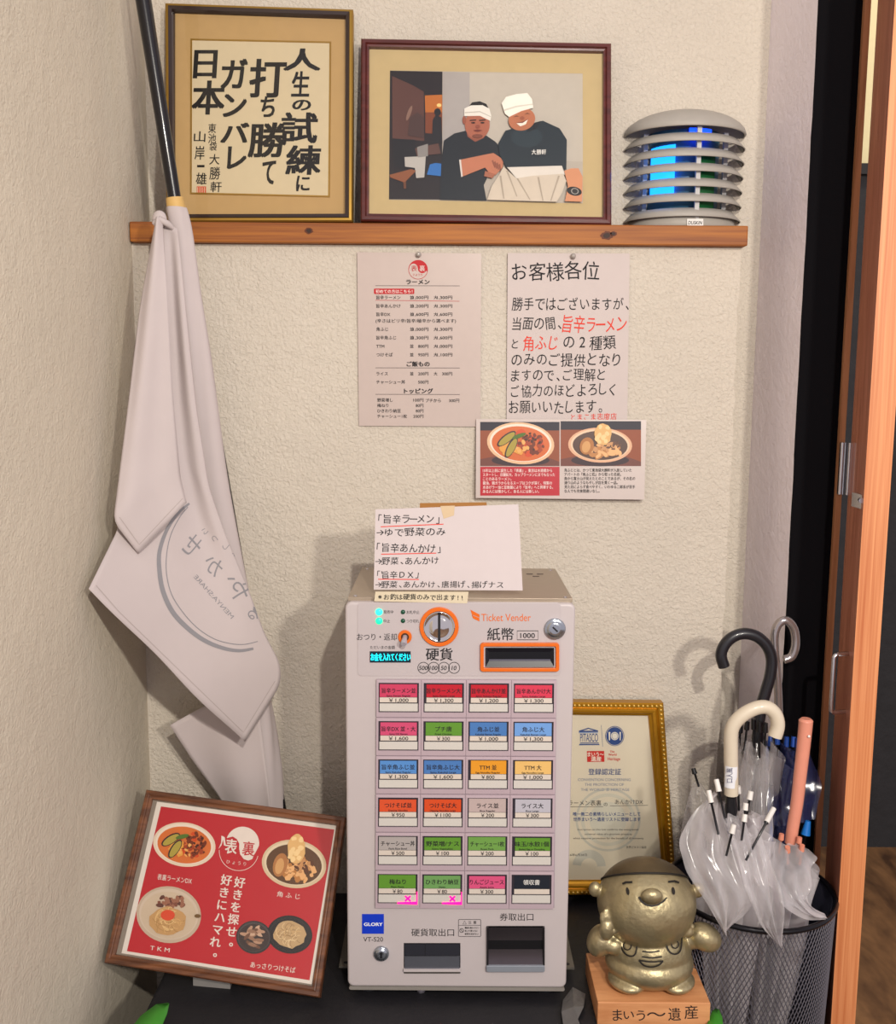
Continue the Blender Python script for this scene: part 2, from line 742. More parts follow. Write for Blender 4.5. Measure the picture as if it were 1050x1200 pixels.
# lower slab of the wall stands proud of the upper wall; its right-hand edge is ragged
g = Geo()
n = 60
ztop = 1.091
fr, bk = [], []
for i in range(n + 1):
    z = FLOOR_Z + (ztop - FLOOR_Z) * i / n
    fr.append((0.462 + random.uniform(-0.0022, 0.0022), 0.0, z))
    bk.append((0.462, 0.0995, z))
lf = [(-0.505, 0.0, FLOOR_Z), (-0.505, 0.0, ztop), (-0.505, 0.0995, FLOOR_Z), (-0.505, 0.0995, ztop)]
vs = fr + bk + lf
b = 2 * (n + 1)
fs = [tuple([b] + list(range(0, n + 1)) + [b + 1])]
fs += [(i, n + 1 + i, n + 2 + i, i + 1) for i in range(n)]
fs += [(b + 1, n, 2 * n + 1, b + 3)]
g.add(vs, fs, PL_WARM)
build('wall_lower', g, kind='structure')

# right-hand reveal with a rough front arris, then the black panel
g = Geo()
n = 90
vs, fs = [], []
for i in range(n + 1):
    z = FLOOR_Z + (2.3 - FLOOR_Z) * i / n
    vs += [(0.523, 0.10, z), (0.5358 + random.uniform(-.0005, .0005), -0.08, z), (0.5372, -0.0798, z)]
for i in range(n):
    fs += [(3 * i, 3 * i + 1, 3 * i + 4, 3 * i + 3)]
g.add(vs, fs, PL_SIDE)
build('wall_right', g, kind='structure')
g = Geo()
g.box((0.5362, -0.0782, FLOOR_Z), (0.602, 0.02, 2.3), mat('#07060a', 0.85, bump=0.1, bscale=40, spec=0.12))
build('trim_1', g, kind='structure')
JAMB = wood('jamb_wood', '#a06a44', '#c48a60', 'Z', 60)
g = Geo()
g.box((0.602, -0.085, FLOOR_Z), (0.6115, 0.0, 2.3), JAMB)
build('trim_2', g, kind='structure')

# floor and the room beyond the doorway
fm = wood('floor_boards', '#4a3220', '#8a6440', 'Y', 14, 0.5, 0.4)
g = Geo()
g.box((-0.62, -2.6, FLOOR_Z - 0.05), (2.6, 2.2, FLOOR_Z), fm)
build('floor', g, kind='structure')
dm = mat('#2b2a2c', 0.8, var=0.25, scale=25, bump=0.6, bscale=60, bdist=0.004)
g = Geo()
g.box((0.64, 0.89, FLOOR_Z), (2.6, 0.98, 1.41), dm)
g.box((0.64, 0.87, 1.385), (2.6, 0.9, 1.41), mat('#1a1616', 0.5))
build('wall_far', g, kind='structure')
g = Geo()
g.box((0.64, 0.90, 1.4105), (2.6, 0.98, 2.4), mat('#ddd0a4', 0.8))
build('wall_far_upper', g, kind='structure')

# door leaf, seen almost end-on
DOOR_FACE = wood('door_brown', '#a2604a', '#cc8a70', 'Z', 70, 0.35, 0.05, 0.3)
DOOR_EDGE = wood('door_orange', '#b8683a', '#dc9462', 'Z', 110, 0.4, 0.015, 0.2)
door = root('door_1', None, None, (0.60, -0.18, FLOOR_Z), kind='structure')
nl, nr = (0.5755, -0.25), (0.6115, -0.25)
fl, fr_ = (0.6087, -0.115), (0.655, -0.115)
g = Geo()
z0, z1 = FLOOR_Z + 0.004, 2.2
q = [nl, nr, fr_, fl]
vs = [(x, y, z0) for x, y in q] + [(x, y, z1) for x, y in q]
g.add(vs, [(0, 1, 5, 4)], DOOR_EDGE)
g.add(vs, [(3, 2, 1, 0), (4, 5, 6, 7), (1, 2, 6, 5), (2, 3, 7, 6), (3, 0, 4, 7)], DOOR_FACE)
bm_door = build('stile', g, door)
STEEL = mat('#c9c8cc', 0.25, 1.0)
g = Geo()
a = V((nl[0], nl[1], 0)).lerp(V((fl[0], fl[1], 0)), 0.30)
out = V((-0.024, -0.006, 0))
zt, zb = P(985, 766, -0.21).z, P(985, 834, -0.21).z
pts = [V((a.x, a.y, zt)) + out * 0.0, V((a.x, a.y, zt)) + out * .75]
for i in range(5):
    w = pi / 2 * i / 4
    pts.append(V((a.x, a.y, zt)) + out * (.75 + .25 * sin(w)) + V((0, 0, -0.006 * (1 - cos(w)))))
for i in range(5):
    w = pi / 2 * i / 4
    pts.append(V((a.x, a.y, zb)) + out * (.75 + .25 * cos(w)) + V((0, 0, 0.006 * (1 - sin(w)))))
pts += [V((a.x, a.y, zb))]
g.tube(pts, 0.0032, STEEL, 10)
build('handle', g, door)
g = Geo()
h0, h1 = P(996, 580, -0.1).z, P(996, 519, -0.1).z
g.tube([(0.606, -0.091, h0), (0.606, -0.091, h1)], 0.0045, STEEL, 10)
g.box((0.6035, -0.091, h0), (0.6115, -0.0855, h1), STEEL)
g.tube([(0.614, -0.100, h0), (0.614, -0.100, h1)], 0.0035, STEEL, 10)
build('hinge', g, door)
g = Geo()
zl = P(1008, 585, -0.2).z
g.box((nl[0] + .004, -0.244, zl - .010), (nl[0] + .012, -0.2, zl + .010), STEEL)
g.tube([(0.6, -0.16, zl + .002), (nl[0] + .004, -0.235, zl + .002)], 0.004, STEEL, 8)
build('latch', g, door)

# low black counter
CLOTH = mat('#1d1c20', 0.55, var=0.3, scale=15, bump=0.35, bscale=18, bdist=0.01)
g = Geo()
g.box((-0.42, -0.62, FLOOR_Z), (0.336, -0.001, 0.0), CLOTH)
build('low_counter', g, loc=(0, -0.3, FLOOR_Z), bevel=0.006, label='black low counter carrying the ticket machine, red poster and bronze statuette', cat='counter')

# wooden shelf board
SHELF = wood('shelf_pine', '#75390c', '#a8651e', 'X', 70, 0.6, 0.03, 0.0)
g = Geo()
g.box((-0.503, -0.016, 1.0915), (0.468, 0.0995, 1.1225), SHELF)
sh = root('wall_shelf', 'long pine shelf board on the wall ledge under the two frames and the lamp', 'shelf', (0, 0.04, 1.0915))
build('board', g, sh, bevel=0.002)
g = Geo()
sp = Plane((0, -0.0164, 1.1), (0, -1, 0))
for cx, cy, r in ((362, 270.5, 5), (711, 276, 7), (719, 274, 4)):
    g = Geo()
    g.ell(sp, cx, cy, r, r * .7, mat('#5a280c', 0.6), 0.0002, wob=.12)
    g.ell(sp, cx, cy, r * .6, r * .45, mat('#2e1408', 0.6), 0.0003, wob=.15)
    build('knot', g, sh)

# ================================================================== FRAMED CALLIGRAPHY
def leaning(px4, yb, yt):
    """plane of a panel whose bottom edge is at depth yb and top edge at depth yt; returns plane and corners"""
    tl, tr, br, bl = px4
    T = (P(*tl, yt) + P(*tr, yt)) / 2
    B = (P(*br, yb) + P(*bl, yb)) / 2
    v = T - B
    nrm = V((0, -v.z, v.y)).normalized()
    pl = Plane(B, nrm)
    return pl, [pl(*c) for c in px4], nrm


def backing(g, c, N, d0, d1, m):
    g.hexa([x + N * d0 for x in c], [x + N * d1 for x in c], m)


def inset(c, k):
    U = (c[1] - c[0]).normalized()
    D = (c[3] - c[0]).normalized()
    return [c[0] + U * k + D * k, c[1] - U * k + D * k, c[2] - U * k - D * k, c[3] + U * k - D * k]


K = zz(150, 0, 280 / 1050)
qc = [(194, 4.5), (414, 12), (413.5, 260.5), (195.5, 260.5)]
pl, cs, N = leaning(qc, 0.015, 0.075)
FR_DARK = mat('#2e201c', 0.3, coat=0.4)
GOLD = mat('#a8843c', 0.32, 0.75)
CREAM = mat('#b3925f', 0.8)
r_ = root('framed_calligraphy', 'dark framed brush calligraphy on cream paper, beside the black pole', 'framed calligraphy', (cs[2] + cs[3]) / 2)
g = Geo()
g.moulding(cs, N, [(0, -0.016), (0, 0.002), (0.002, 0.004), (0.0055, 0.0045)], GOLD)
g.moulding(cs, N, [(0.0055, 0.0045), (0.006, 0.007), (0.0115, 0.006), (0.0125, 0.001), (0.0135, -0.003)], FR_DARK)
build('frame_moulding', g, r_)
g = Geo()
backing(g, inset(cs, .004), N, -0.015, -0.004, mat('#5a4630'))
build('backing_board', g, r_)
g = Geo()
mpts = [pl(*p, -0.0038) for p in K((205, 52), (955, 80), (955, 955), (205, 945))]
g.add(mpts, [(0, 1, 2, 3)], CREAM)
build('mat_board', g, r_)
fil = [pl(*p, -0.0035) for p in K((272, 165), (892, 178), (886, 864), (270, 850))]
g = Geo()
g.moulding(fil, N, [(0, 0), (0.0004, 0.0012), (0.0026, 0.0012), (0.003, 0)], GOLD)
build('gold_fillet', g, r_)
g = Geo()
g.add([x + N * 0.0003 for x in inset(fil, .002)], [(0, 1, 2, 3)], mat('#c8b896', 0.85, var=.04))
build('paper', g, r_)
g = Geo()
BR = mat('#17130f', 0.8)
zc = -0.0029
for ch, cx, cy, w, h in (('人', 765, 258, 155, 95), ('生', 758, 365, 75, 108), ('の', 762, 458, 78, 45), ('試', 752, 558, 152, 132), ('練', 770, 700, 146, 126), ('に', 768, 803, 56, 66),
                         ('打', 613, 340, 152, 165), ('ち', 612, 465, 60, 88), ('勝', 612, 612, 158, 150), ('て', 617, 755, 56, 100),
                         ('ガ', 465, 320, 108, 128), ('ン', 468, 460, 96, 98), ('バ', 468, 580, 118, 86), ('レ', 477, 690, 78, 96),
                         ('日', 338, 278, 96, 120), ('本', 352, 425, 136, 145)):
    (x0, y0), (x1, y1) = K((cx - w / 2, cy - h / 2), (cx + w / 2, cy + h / 2))
    g.tbox(pl, ch, x0, y0, x1, y1, BR, bold=0.028, shear=0.06, z=zc)
for ch, cx, cy, w, h in (('山', 313, 597, 50, 46), ('岸', 313, 668, 42, 60), ('一', 318, 727, 32, 9), ('雄', 320, 782, 46, 52), ('東', 368, 560, 34, 42), ('池', 368, 605, 34, 42),
                         ('袋', 372, 641, 32, 36), ('大', 378, 697, 44, 46), ('勝', 380, 758, 46, 56), ('軒', 385, 818, 48, 46)):
    (x0, y0), (x1, y1) = K((cx - w / 2, cy - h / 2), (cx + w / 2, cy + h / 2))
    g.tbox(pl, ch, x0, y0, x1, y1, BR, bold=0.01, shear=0.05, z=zc)
build('brush_lettering', g, r_)
g = Geo()
(x0, y0), (x1, y1) = K((300, 816), (341, 849))
g.rect(pl, x0, y0, x1, y1, mat('#c4583c', .8, var=.25, scale=900), zc)
for i in range(4):
    g.stroke(pl, [(x0 + 1.2 + i * 2.6, y0 + 1), (x0 + 1.2 + i * 2.6, y1 - 1)], .6, mat('#d6c6a4', .85), zc + .0002)
build('red_seal', g, r_)
g = Geo()
g.add([x + N * 0.0002 for x in inset(cs, .0128)], [(0, 1, 2, 3)], GLASS)
build('glass_pane', g, r_)

# ================================================================== FRAMED PHOTOGRAPH
K = zz(410, 30, 320 / 1050)
qc = [(423.5, 46.8), (715.7, 52.5), (716, 264.5), (423, 260)]
pl, cs, N = leaning(qc, 0.012, 0.072)
MAHO = wood('mahogany', '#3c1512', '#5e2620', 'X', 60, 0.3, 0.1, 0.4)
r_ = root('framed_photograph', 'mahogany framed photograph of two men in white headbands shaking hands', 'framed photo', (cs[2] + cs[3]) / 2)
g = Geo()
g.moulding(cs, N, [(0, -0.018), (0, 0.004), (0.002, 0.006), (0.007, 0.0062), (0.008, 0.0035), (0.0095, 0.0042), (0.0125, 0.0035), (0.0132, -0.004)], MAHO)
build('frame_moulding', g, r_)
g = Geo()
backing(g, inset(cs, .004), N, -0.017, -0.0045, mat('#5a4630'))
build('backing_board', g, r_)
g = Geo()
g.add([x + N * -0.004 for x in inset(cs, .011)], [(0, 1, 2, 3)], mat('#c3ad80', .8))
build('mat_board', g, r_)
g = Geo()
ZC = [-0.0038]


def pp(pts, c, dz=0.00012):
    ZC[0] += dz
    g.poly(pl, K(*pts), mat(c, .45), ZC[0])


def pe(cx, cy, rx, ry, c, rot=0, **kw):
    ZC[0] += .00012
    (x, y), = K((cx, cy))
    k = 320 / 1050
    g.ell(pl, x, y, rx * k, ry * k, mat(c, .45), ZC[0], rot, **kw)


pp([(155, 168), (896, 180), (897, 680), (150, 666)], '#b5ab9e')
pp([(460, 177), (896, 182), (897, 520), (460, 500)], '#bdb4a7')
pp([(357, 174), (461, 176), (461, 500), (357, 500)], '#a9a29e')
pp([(154, 169), (356, 173), (354, 666), (150, 665)], '#201a1e')
pp([(162, 190), (240, 225), (284, 250), (286, 440), (163, 430)], '#5b3a33')
pp([(288, 265), (355, 262), (355, 330), (290, 330)], '#b96a28')
pp([(290, 330), (355, 330), (355, 415), (290, 410)], '#7c3f24')
pe(343, 303, 9, 7, '#f4cf80')
pp([(315, 450), (318, 360), (330, 340), (352, 350), (356, 450)], '#1b1a20')
pe(337, 330, 13, 15, '#15141a')
pp([(160, 432), (250, 436), (258, 520), (240, 545), (175, 545)], '#16161c')
pp([(222, 420), (230, 350), (260, 330), (285, 350), (286, 430)], '#4a3330')
pp([(250, 470), (340, 450), (350, 490), (258, 500)], '#5d3f38')
pp([(210, 503), (292, 500), (286, 582), (255, 584), (250, 545), (212, 540)], '#b9b3ac')
pp([(258, 465), (300, 452), (300, 500), (262, 505)], '#8d8884')
pp([(308, 532), (330, 526), (357, 530), (357, 578), (296, 571)], '#2d6fb6')
pp([(152, 572), (235, 550), (255, 556), (210, 602), (155, 582)], '#8a5233')
pp([(205, 602), (216, 596), (216, 625), (207, 625)], '#6b3f28')
pe(228, 335, 7, 30, '#8a6a5c', 20)
# man on the left
pp([(346, 668), (352, 520), (362, 440), (402, 413), (448, 402), (520, 418), (560, 445), (588, 478), (590, 545), (530, 580), (515, 612), (526, 672)], '#131c24')
pp([(448, 395), (520, 395), (516, 430), (482, 446), (452, 425)], '#8d4f3c')
pe(490, 380, 48, 56, '#a8634b')
pe(440, 362, 7, 16, '#95543f')
pp([(455, 312), (470, 294), (500, 290), (525, 300), (534, 318)], '#17120f')
pp([(440, 318), (465, 306), (510, 305), (536, 318), (544, 345), (541, 366), (500, 346), (440, 347)], '#e4dfd5')
pp([(442, 332), (500, 328), (542, 348), (542, 351), (500, 332), (442, 336)], '#bdb6ab')
for x in (474, 510):
    pp([(x - 13, 362), (x + 12, 360), (x + 12, 364), (x - 13, 366)], '#24140f')
    pe(x, 373, 8, 3, '#24140f')
pe(492, 388, 9, 7, '#8f4c39')
pp([(474, 403), (492, 399), (510, 403), (492, 408)], '#6e2e27')
pe(491, 425, 20, 8, '#7d4534')
pp([(424, 516), (530, 494), (552, 490), (590, 515), (588, 545), (560, 575), (535, 566), (520, 546), (430, 582)], '#bb7759')
pp([(420, 516), (427, 515), (434, 580), (428, 583)], '#d8d2cb')
for i in range(4):
    pp([(545 + i * 9, 520 + i * 5), (551 + i * 9, 517 + i * 5), (560 + i * 7, 545 + i * 4), (556 + i * 7, 548 + i * 4)], '#8d523e')
pp([(520, 560), (560, 572), (548, 588), (516, 580)], '#a4654b')
# man on the right
pp([(570, 455), (598, 405), (660, 388), (742, 367), (806, 396), (834, 440), (832, 555), (700, 545), (602, 547), (576, 500)], '#18262e')
pe(680, 430, 60, 40, '#22323a')
pp([(690, 380), (735, 368), (716, 400), (680, 412)], '#12191f')
pe(661, 362, 52, 43, '#b5714f', -15)
pp([(583, 300), (600, 276), (640, 265), (682, 261), (700, 284), (705, 318), (660, 330), (612, 353), (596, 340)], '#ebe5da')
pp([(590, 325), (640, 310), (702, 302), (703, 306), (640, 316), (592, 331)], '#cfc8bb')
for x, y in ((640, 352), (682, 342)):
    pp([(x - 12, y + 2), (x, y - 4), (x + 12, y), (x, y - 1)], '#2a1712')
pe(662, 358, 9, 7, '#9c5a3f')
pp([(640, 378), (664, 376), (684, 364), (676, 382), (655, 390)], '#efe4d6')
pp([(638, 376), (664, 372), (686, 361), (664, 377)], '#6e2f26')
pp([(604, 547), (815, 541), (826, 575), (640, 590)], '#d5cdc3')
pp([(590, 545), (640, 590), (700, 580), (820, 572), (832, 600), (815, 645), (795, 680), (528, 672), (545, 620), (575, 575)], '#c9bcab')
for a in ((600, 560, 640, 660), (640, 590, 690, 672), (720, 585, 740, 676), (800, 580, 770, 676), (575, 580, 590, 668)):
    x0, y0, x1, y1 = a
    pp([(x0, y0), (x0 + 7, y0), (x1 + 4, y1), (x1, y1)], '#aa9c8b')
pp([(823, 562), (850, 552), (878, 552), (894, 585), (892, 680), (826, 678), (838, 620)], '#c58762')
pe(862, 640, 29, 17, '#1e1c1c', 12)
pe(864, 640, 15, 12, '#8f8c86', 12)
pe(864, 640, 11, 9, '#2c2a2a', 12)
(x0, y0), (x1, y1) = K((698, 480), (754, 500))
g.tbox(pl, '大勝軒', x0, y0, x1, y1, mat('#e6e3dc'), bold=.01, z=ZC[0] + .0002)
build('photograph', g, r_)
g = Geo()
g.add([x + N * 0.0032 for x in inset(cs, .0105)], [(0, 1, 2, 3)], GLASS)
build('glass_pane', g, r_)

# ================================================================== LOUVRED INSECT LAMP (half round, flat back to the wall)
LC = V((0.388, 0.0985, 1.1225))
LGREY = mat('#a5a098', 0.5)
r_ = root('insect_lamp', 'grey louvred half-round insect lamp glowing blue at the right end of the shelf', 'lamp', (LC.x, LC.y - 0.04, LC.z))
A0, A1 = pi, 2 * pi
SQ = 1.06


def half(prof, m, c=LC, n=48):
    k = len(g.v)
    g.lathe(c, prof, m, n, A0, A1)
    for v in g.v[k:]:
        v.y = c.y + (v.y - c.y) * .82


pitch = 0.0232
base_z = 0.0
g = Geo()
half([(0.0, 0.0), (0.085, 0.0), (0.088, 0.010), (0.087, 0.026), (0.0, 0.026)], LGREY)
build('base', g, r_)
for i in range(7):
    zb = 0.0198 + i * pitch
    R = 0.0975 + 0.0035 * i / 6
    g = Geo()
    if i < 6:
        half([(R - 0.0015, zb), (R, zb + 0.0008), (R - 0.0130, zb + 0.0148), (R - 0.0155, zb + 0.0148), (R - 0.0035, zb)], LGREY)
        build('louvre', g, r_)
    else:
        pr = [(R - 0.0035, zb), (R - 0.0015, zb - .0004), (R, zb + 0.0012)]
        for k in range(1, 9):
            a = k / 8
            pr.append((R * (1 - a ** 1.7), zb + 0.0012 + 0.040 * (1 - (1 - a) ** 1.7)))
        half(pr + [(0, zb)], LGREY)
        build('dome_top', g, r_)
g = Geo()
BLUEP = mat('#7b93a8', .5)
half([(0.0565, 0.012), (0.058, 0.012), (0.058, 0.162), (0.0565, 0.162)], mat('#4d7f9e', .4))
build('reflector', g, r_)
g = Geo()
UV = mat('#1a8cff', .4, emit=2.2)
g.lathe((LC.x, LC.y, LC.z), [(0.0590, 0.056), (0.0605, 0.056), (0.0605, 0.136), (0.0590, 0.136)], UV, 16, pi * 1.10, pi * 1.36)
build('ultraviolet_tube', g, r_, label='glowing cyan tube')
g = Geo()
g.lathe((LC.x, LC.y, LC.z), [(0.0590, 0.142), (0.0605, 0.142), (0.0605, 0.160), (0.0590, 0.160)], mat('#1546ff', .4, emit=2.0), 16, pi * 1.47, pi * 1.68)
build('ultraviolet_tube', g, r_, label='glowing deep blue tube')
g = Geo()
g.lathe((LC.x, LC.y, LC.z), [(0.0590, 0.02), (0.0610, 0.02), (0.0610, 0.13), (0.0590, 0.13)], mat('#1f6b3a', .5), 16, pi * 1.56, pi * 1.74)
build('circuit_board', g, r_, label='green board')
for a in (1.07, 1.54, 1.86):
    g = Geo()
    x, y = LC.x + 0.068 * cos(pi * a), LC.y + 0.068 * sin(pi * a)
    g.box((x - .0035, y - .004, LC.z + .012), (x + .0035, y + .004, LC.z + .160), mat('#b9b8b8', .5))
    build('post', g, r_)
g = Geo()
lp = Plane((0, LC.y - 0.0885 * .82 - .0006, 0), (0, -1, 0))
g.slab(lp, [(805, 256.5), (824, 256.5), (824, 265.5), (805, 265.5)], mat('#e6e4e0'), 0, 0.0008)
g.tbox(lp, 'DUSKIN', 806.5, 259, 822.5, 263.2, INK, bold=.01, z=.0011, shear=.2)
build('label', g, r_, label='white label')

# ================================================================== SHEETS ON THE WALL
def sheet(name, label, cat, corners, yb, m, thick=0.0005, yt=None):
    tl, tr, br, bl = corners
    T = (P(*tl, yb if yt is None else yt) + P(*tr, yb if yt is None else yt)) / 2
    B = (P(*br, yb) + P(*bl, yb)) / 2
    v = T - B
    nrm = V((0, -v.z, v.y)).normalized()
    mp = Plane(B, nrm)
    r = root(name, label, cat, mp((bl[0] + br[0]) / 2, (bl[1] + br[1]) / 2))
    g = Geo()
    g.slab(mp, corners, m, -thick, 0)
    build('paper', g, r)
    return r, mp


PAPER = mat('#c6bab6', .7, var=.03)
LAMI = mat('#bfafa7', .3, var=.04, coat=.35)

# ---- printed price list
r_, mp = sheet('menu_sheet', 'laminated printed price list with a round red crest, left on the wall under the shelf', 'menu',
               [(418.5, 295.5), (564, 297), (563, 500), (420.5, 499)], -0.0035, LAMI, yt=-0.005)
RED = mat('#b5121c', .6)
g = Geo()
g.ell(mp, 490, 316, 11.4, 11.4, RED, .0004)
sw = [(490 + 10.8 * cos(radians(a)), 316 + 10.8 * sin(radians(a))) for a in range(15, 186, 9)]
sw += [(484.6 + 5.0 * cos(radians(a)), 315 + 6 * sin(radians(a))) for a in range(190, 356, 11)] + [(489.6, 315)]
sw += [(494.9 + 5.2 * cos(radians(a)), 315 + 5.2 * sin(radians(a))) for a in range(180, 20, -13)]
g.poly(mp, sw, mat('#bfafa7', .5), .0006)
g.tbox(mp, '表', 481.6, 311, 488.6, 318, RED, z=.0011)
g.tbox(mp, '裏', 491.5, 311, 498, 318, mat('#e6cfc8'), z=.0011)
for i, ch in enumerate('ひょうり'):
    g.tbox(mp, ch, 484 + i * 3, 320.8, 486 + i * 3, 323.4, RED, z=.0011)
build('crest', g, r_, label='round red crest')
g = Geo()
g.poly(mp, rrect(438.2, 338.2, 485.5, 344.6, 1.2), RED, .0004)
g.text(mp, '初めての方はこちら！', 440.3, 341.5, 4.6, mat('#eadfd8'), w=43, bold=.01)
g.stroke(mp, [(440, 351.8), (538.5, 353)], .5, RED, .0004)
build('red_banner', g, r_, label='red banner')
g = Geo()
KM = zz(410, 280, 170 / 887)


def row(y, a, b=None, c=None, cx2=513):
    (x, yy), = KM((162, y))
    g.text(mp, a, x, yy, 4.9, INK, bold=.008)
    if b:
        (x, yy), = KM((368, y))
        n1 = b.split(' ')
        if n1[0]:
            g.text(mp, n1[0], x, yy, 4.6, INK, bold=.012)
        g.text(mp, n1[1], *KM((480 - len(n1[1]) * 15.5, y))[0], 4.8, INK, w=len(n1[1]) * 15.5 * 170 / 887, bold=.008)
    if c:
        n1 = c.split(' ')
        if n1[0]:
            g.text(mp, n1[0], *KM((513, y))[0], 4.6, INK, bold=.012)
        g.text(mp, n1[1], *KM((626 - len(n1[1]) * 15.5, y))[0], 4.8, INK, w=len(n1[1]) * 15.5 * 170 / 887, bold=.008)


row(358, '旨辛ラーメン', '並 1,000円', '大 1,300円')
row(410, '旨辛あんかけ', '並 1,200円', '大 1,300円')
row(461, '旨辛DX', '並 1,600円', '大 1,600円')
row(552, '角ふじ', '並 1,000円', '大 1,300円')
row(604, '旨辛角ふじ', '並 1,300円', '大 1,600円')
row(656, 'TTM', '並 800円', '大 1,000円')
row(708, 'つけそば', '並 950円', '大 1,100円')
row(824, 'ライス', '並 200円', '大 300円')
row(875, 'チャーシュー丼', ' 500円')
for y, t, w in ((985, '野菜増し', '100円'), (1018, '梅ねり', '80円'), (1051, 'ひきわり納豆', '80円'), (1084, 'チャーシュー1枚', '200円')):
    g.text(mp, t, *KM((168, y))[0], 4.7, INK, bold=.008)
    g.text(mp, w, *KM((450 - len(w) * 15.5, y))[0], 4.7, INK, bold=.006, w=len(w) * 15.5 * 170 / 887)
g.text(mp, 'プチから', *KM((463, 988))[0], 4.8, INK, bold=.008)
g.text(mp, '300円', *KM((606, 988))[0], 4.7, INK, bold=.006, w=12)
g.text(mp, '(辛さはピリ辛/旨辛/極辛から選べます)', *KM((158, 501))[0], 4.9, INK, bold=.006, w=94)
for t, x0, x1, y in (('ラーメン', 345, 487, 263), ('ご飯もの', 348, 487, 765), ('トッピング', 332, 508, 930)):
    g.text(mp, t, *KM((x0, y))[0], 6.4, INK, w=(x1 - x0) * 170 / 887, bold=.03)
for y in (286, 788, 950):
    g.stroke(mp, KM((156, y), (672, y + 1)), .45, INK, .0004)
build('lettering', g, r_)

# ---- handwritten notice
r_, mp = sheet('notice_sheet', 'tall white notice handwritten in black and red marker, right of the printed price list', 'notice',
               [(595, 296.5), (738, 297), (735, 500), (593.5, 500)], -0.0035, PAPER, yt=-0.005)
KN = zz(580, 285, 190 / 1050)
kk = 190 / 1050


def hw(t, x0, y0, x1, y1, h, m=INK):
    (a, b), (c, d) = KN((x0, y0), (x1, y1))
    g.hand(mp, t, a, b, c, d, h * kk, m, jit=.05)


g = Geo()
hw('お客様各位', 100, 185, 680, 180, 125)
hw('勝手ではございますが、', 110, 398, 880, 395, 92)
hw('当面の間、', 105, 520, 440, 520, 92)
hw('と', 100, 655, 160, 655, 70)
hw('の2種類', 435, 640, 785, 645, 100)
hw('のみのご提供となり', 100, 755, 820, 755, 92)
hw('ますので、ご理解と', 95, 858, 725, 850, 85)
hw('ご協力のほどよろしく', 95, 960, 790, 945, 88)
hw('お願いいたします。', 85, 1065, 705, 1060, 92)
build('lettering', g, r_)
g = Geo()
hw('旨辛ラーメン', 432, 525, 860, 525, 118, REDINK)
hw('角ふじ', 175, 650, 420, 645, 108, REDINK)
build('red_lettering', g, r_, label='red marker words')
g = Geo()
hw('とまこま志度店', 485, 1128, 790, 1122, 48, REDINK)
build('red_signature', g, r_, label='red line at the foot of the notice')

# ---- push pins holding the two sheets
def pin(px, py, label):
    c = P(px, py, -0.0052)
    r = root('push_pin', label, 'push pin', c, group='clear push pins on the wall')
    PINM = mat('#b9b2ac', .2, 0.3)
    g = Geo()
    g.lathe(c, [(0.0, 0.0), (0.0045, 0.0), (0.0045, 0.001), (0.0024, 0.002), (0.0022, 0.006), (0.0036, 0.0075), (0.0036, 0.0085), (0, 0.009)], PINM, 14, ax=(0, -1, 0))
    build('pin_head', g, r)


pin(490.5, 298.5, 'clear push pin above the round red crest of the printed price list')
pin(671.5, 300.5, 'clear push pin at the top of the handwritten black and red notice')

# ---- photo card of two bowls
def bowl(g, mp, cx, cy, rx, ry, z, rim, inner, soup, rot=0, bits=(), seed=1):
    rnd = random.Random(seed)
    st = .00012
    g.ell(mp, cx, cy, rx, ry, mat(rim, .5), z, rot, n=36)
    g.ell(mp, cx, cy - ry * .02, rx * .92, ry * .90, mat(inner, .5), z + st, rot, n=36)
    g.ell(mp, cx, cy + ry * .02, rx * .86, ry * .83, mat(soup, .4), z + 2 * st, rot, n=36)
    zc = z + 3 * st
    for (c, n, bx, by, sx, sy, w, h) in bits:
        for i in range(n):
            a = rnd.uniform(0, 2 * pi)
            k = sqrt(rnd.random())
            x = cx + rx * (bx + sx * k * cos(a))
            y = cy + ry * (by + sy * k * sin(a))
            zc += .00002
            g.ell(mp, x, y, rx * w * rnd.uniform(.6, 1.3), ry * h * rnd.uniform(.6, 1.3), mat(c, .4), zc, rnd.uniform(0, 180), n=9, wob=.18)
    return zc


RAMEN = (('#c9461a', 10, 0, 0, .6, .6, .12, .12), ('#6d2a12', 26, .32, .02, .36, .5, .08, .09), ('#9c3c1c', 14, .3, .1, .35, .5, .07, .08), ('#d9973f', 8, -.3, .15, .25, .4, .14, .16),
         ('#3c1a10', 12, .35, -.05, .3, .45, .04, .05), ('#e0a45a', 6, .05, .2, .2, .4, .05, .12))
KAKU = (('#b5793f', 14, .1, .25, .5, .45, .12, .12), ('#e0ab72', 30, .15, .35, .5, .4, .09, .09), ('#c08a58', 12, 0, .05, .5, .3, .10, .1), ('#5a3420', 8, .3, 0, .3, .3, .08, .06))


def slices(g, mp, cx, cy, rx, ry, z, rot=0):
    """two aubergine slices on the left of the spicy bowl"""
    for dx, dy, r in ((-.42, -.22, -38), (-.28, .2, -62)):
        x, y = cx + rx * dx, cy + ry * dy
        g.ell(mp, x, y, rx * .34, ry * .20, mat('#2c1d24', .4), z, r + rot, n=18)
        g.ell(mp, x + .3, y + .3, rx * .30, ry * .155, mat('#a3913f', .5), z + .0001, r + rot, n=18)
    g.ell(mp, cx - rx * .05, cy - ry * .35, rx * .22, ry * .10, mat('#4f6b2a', .5), z + .0002, -20 + rot, n=12)


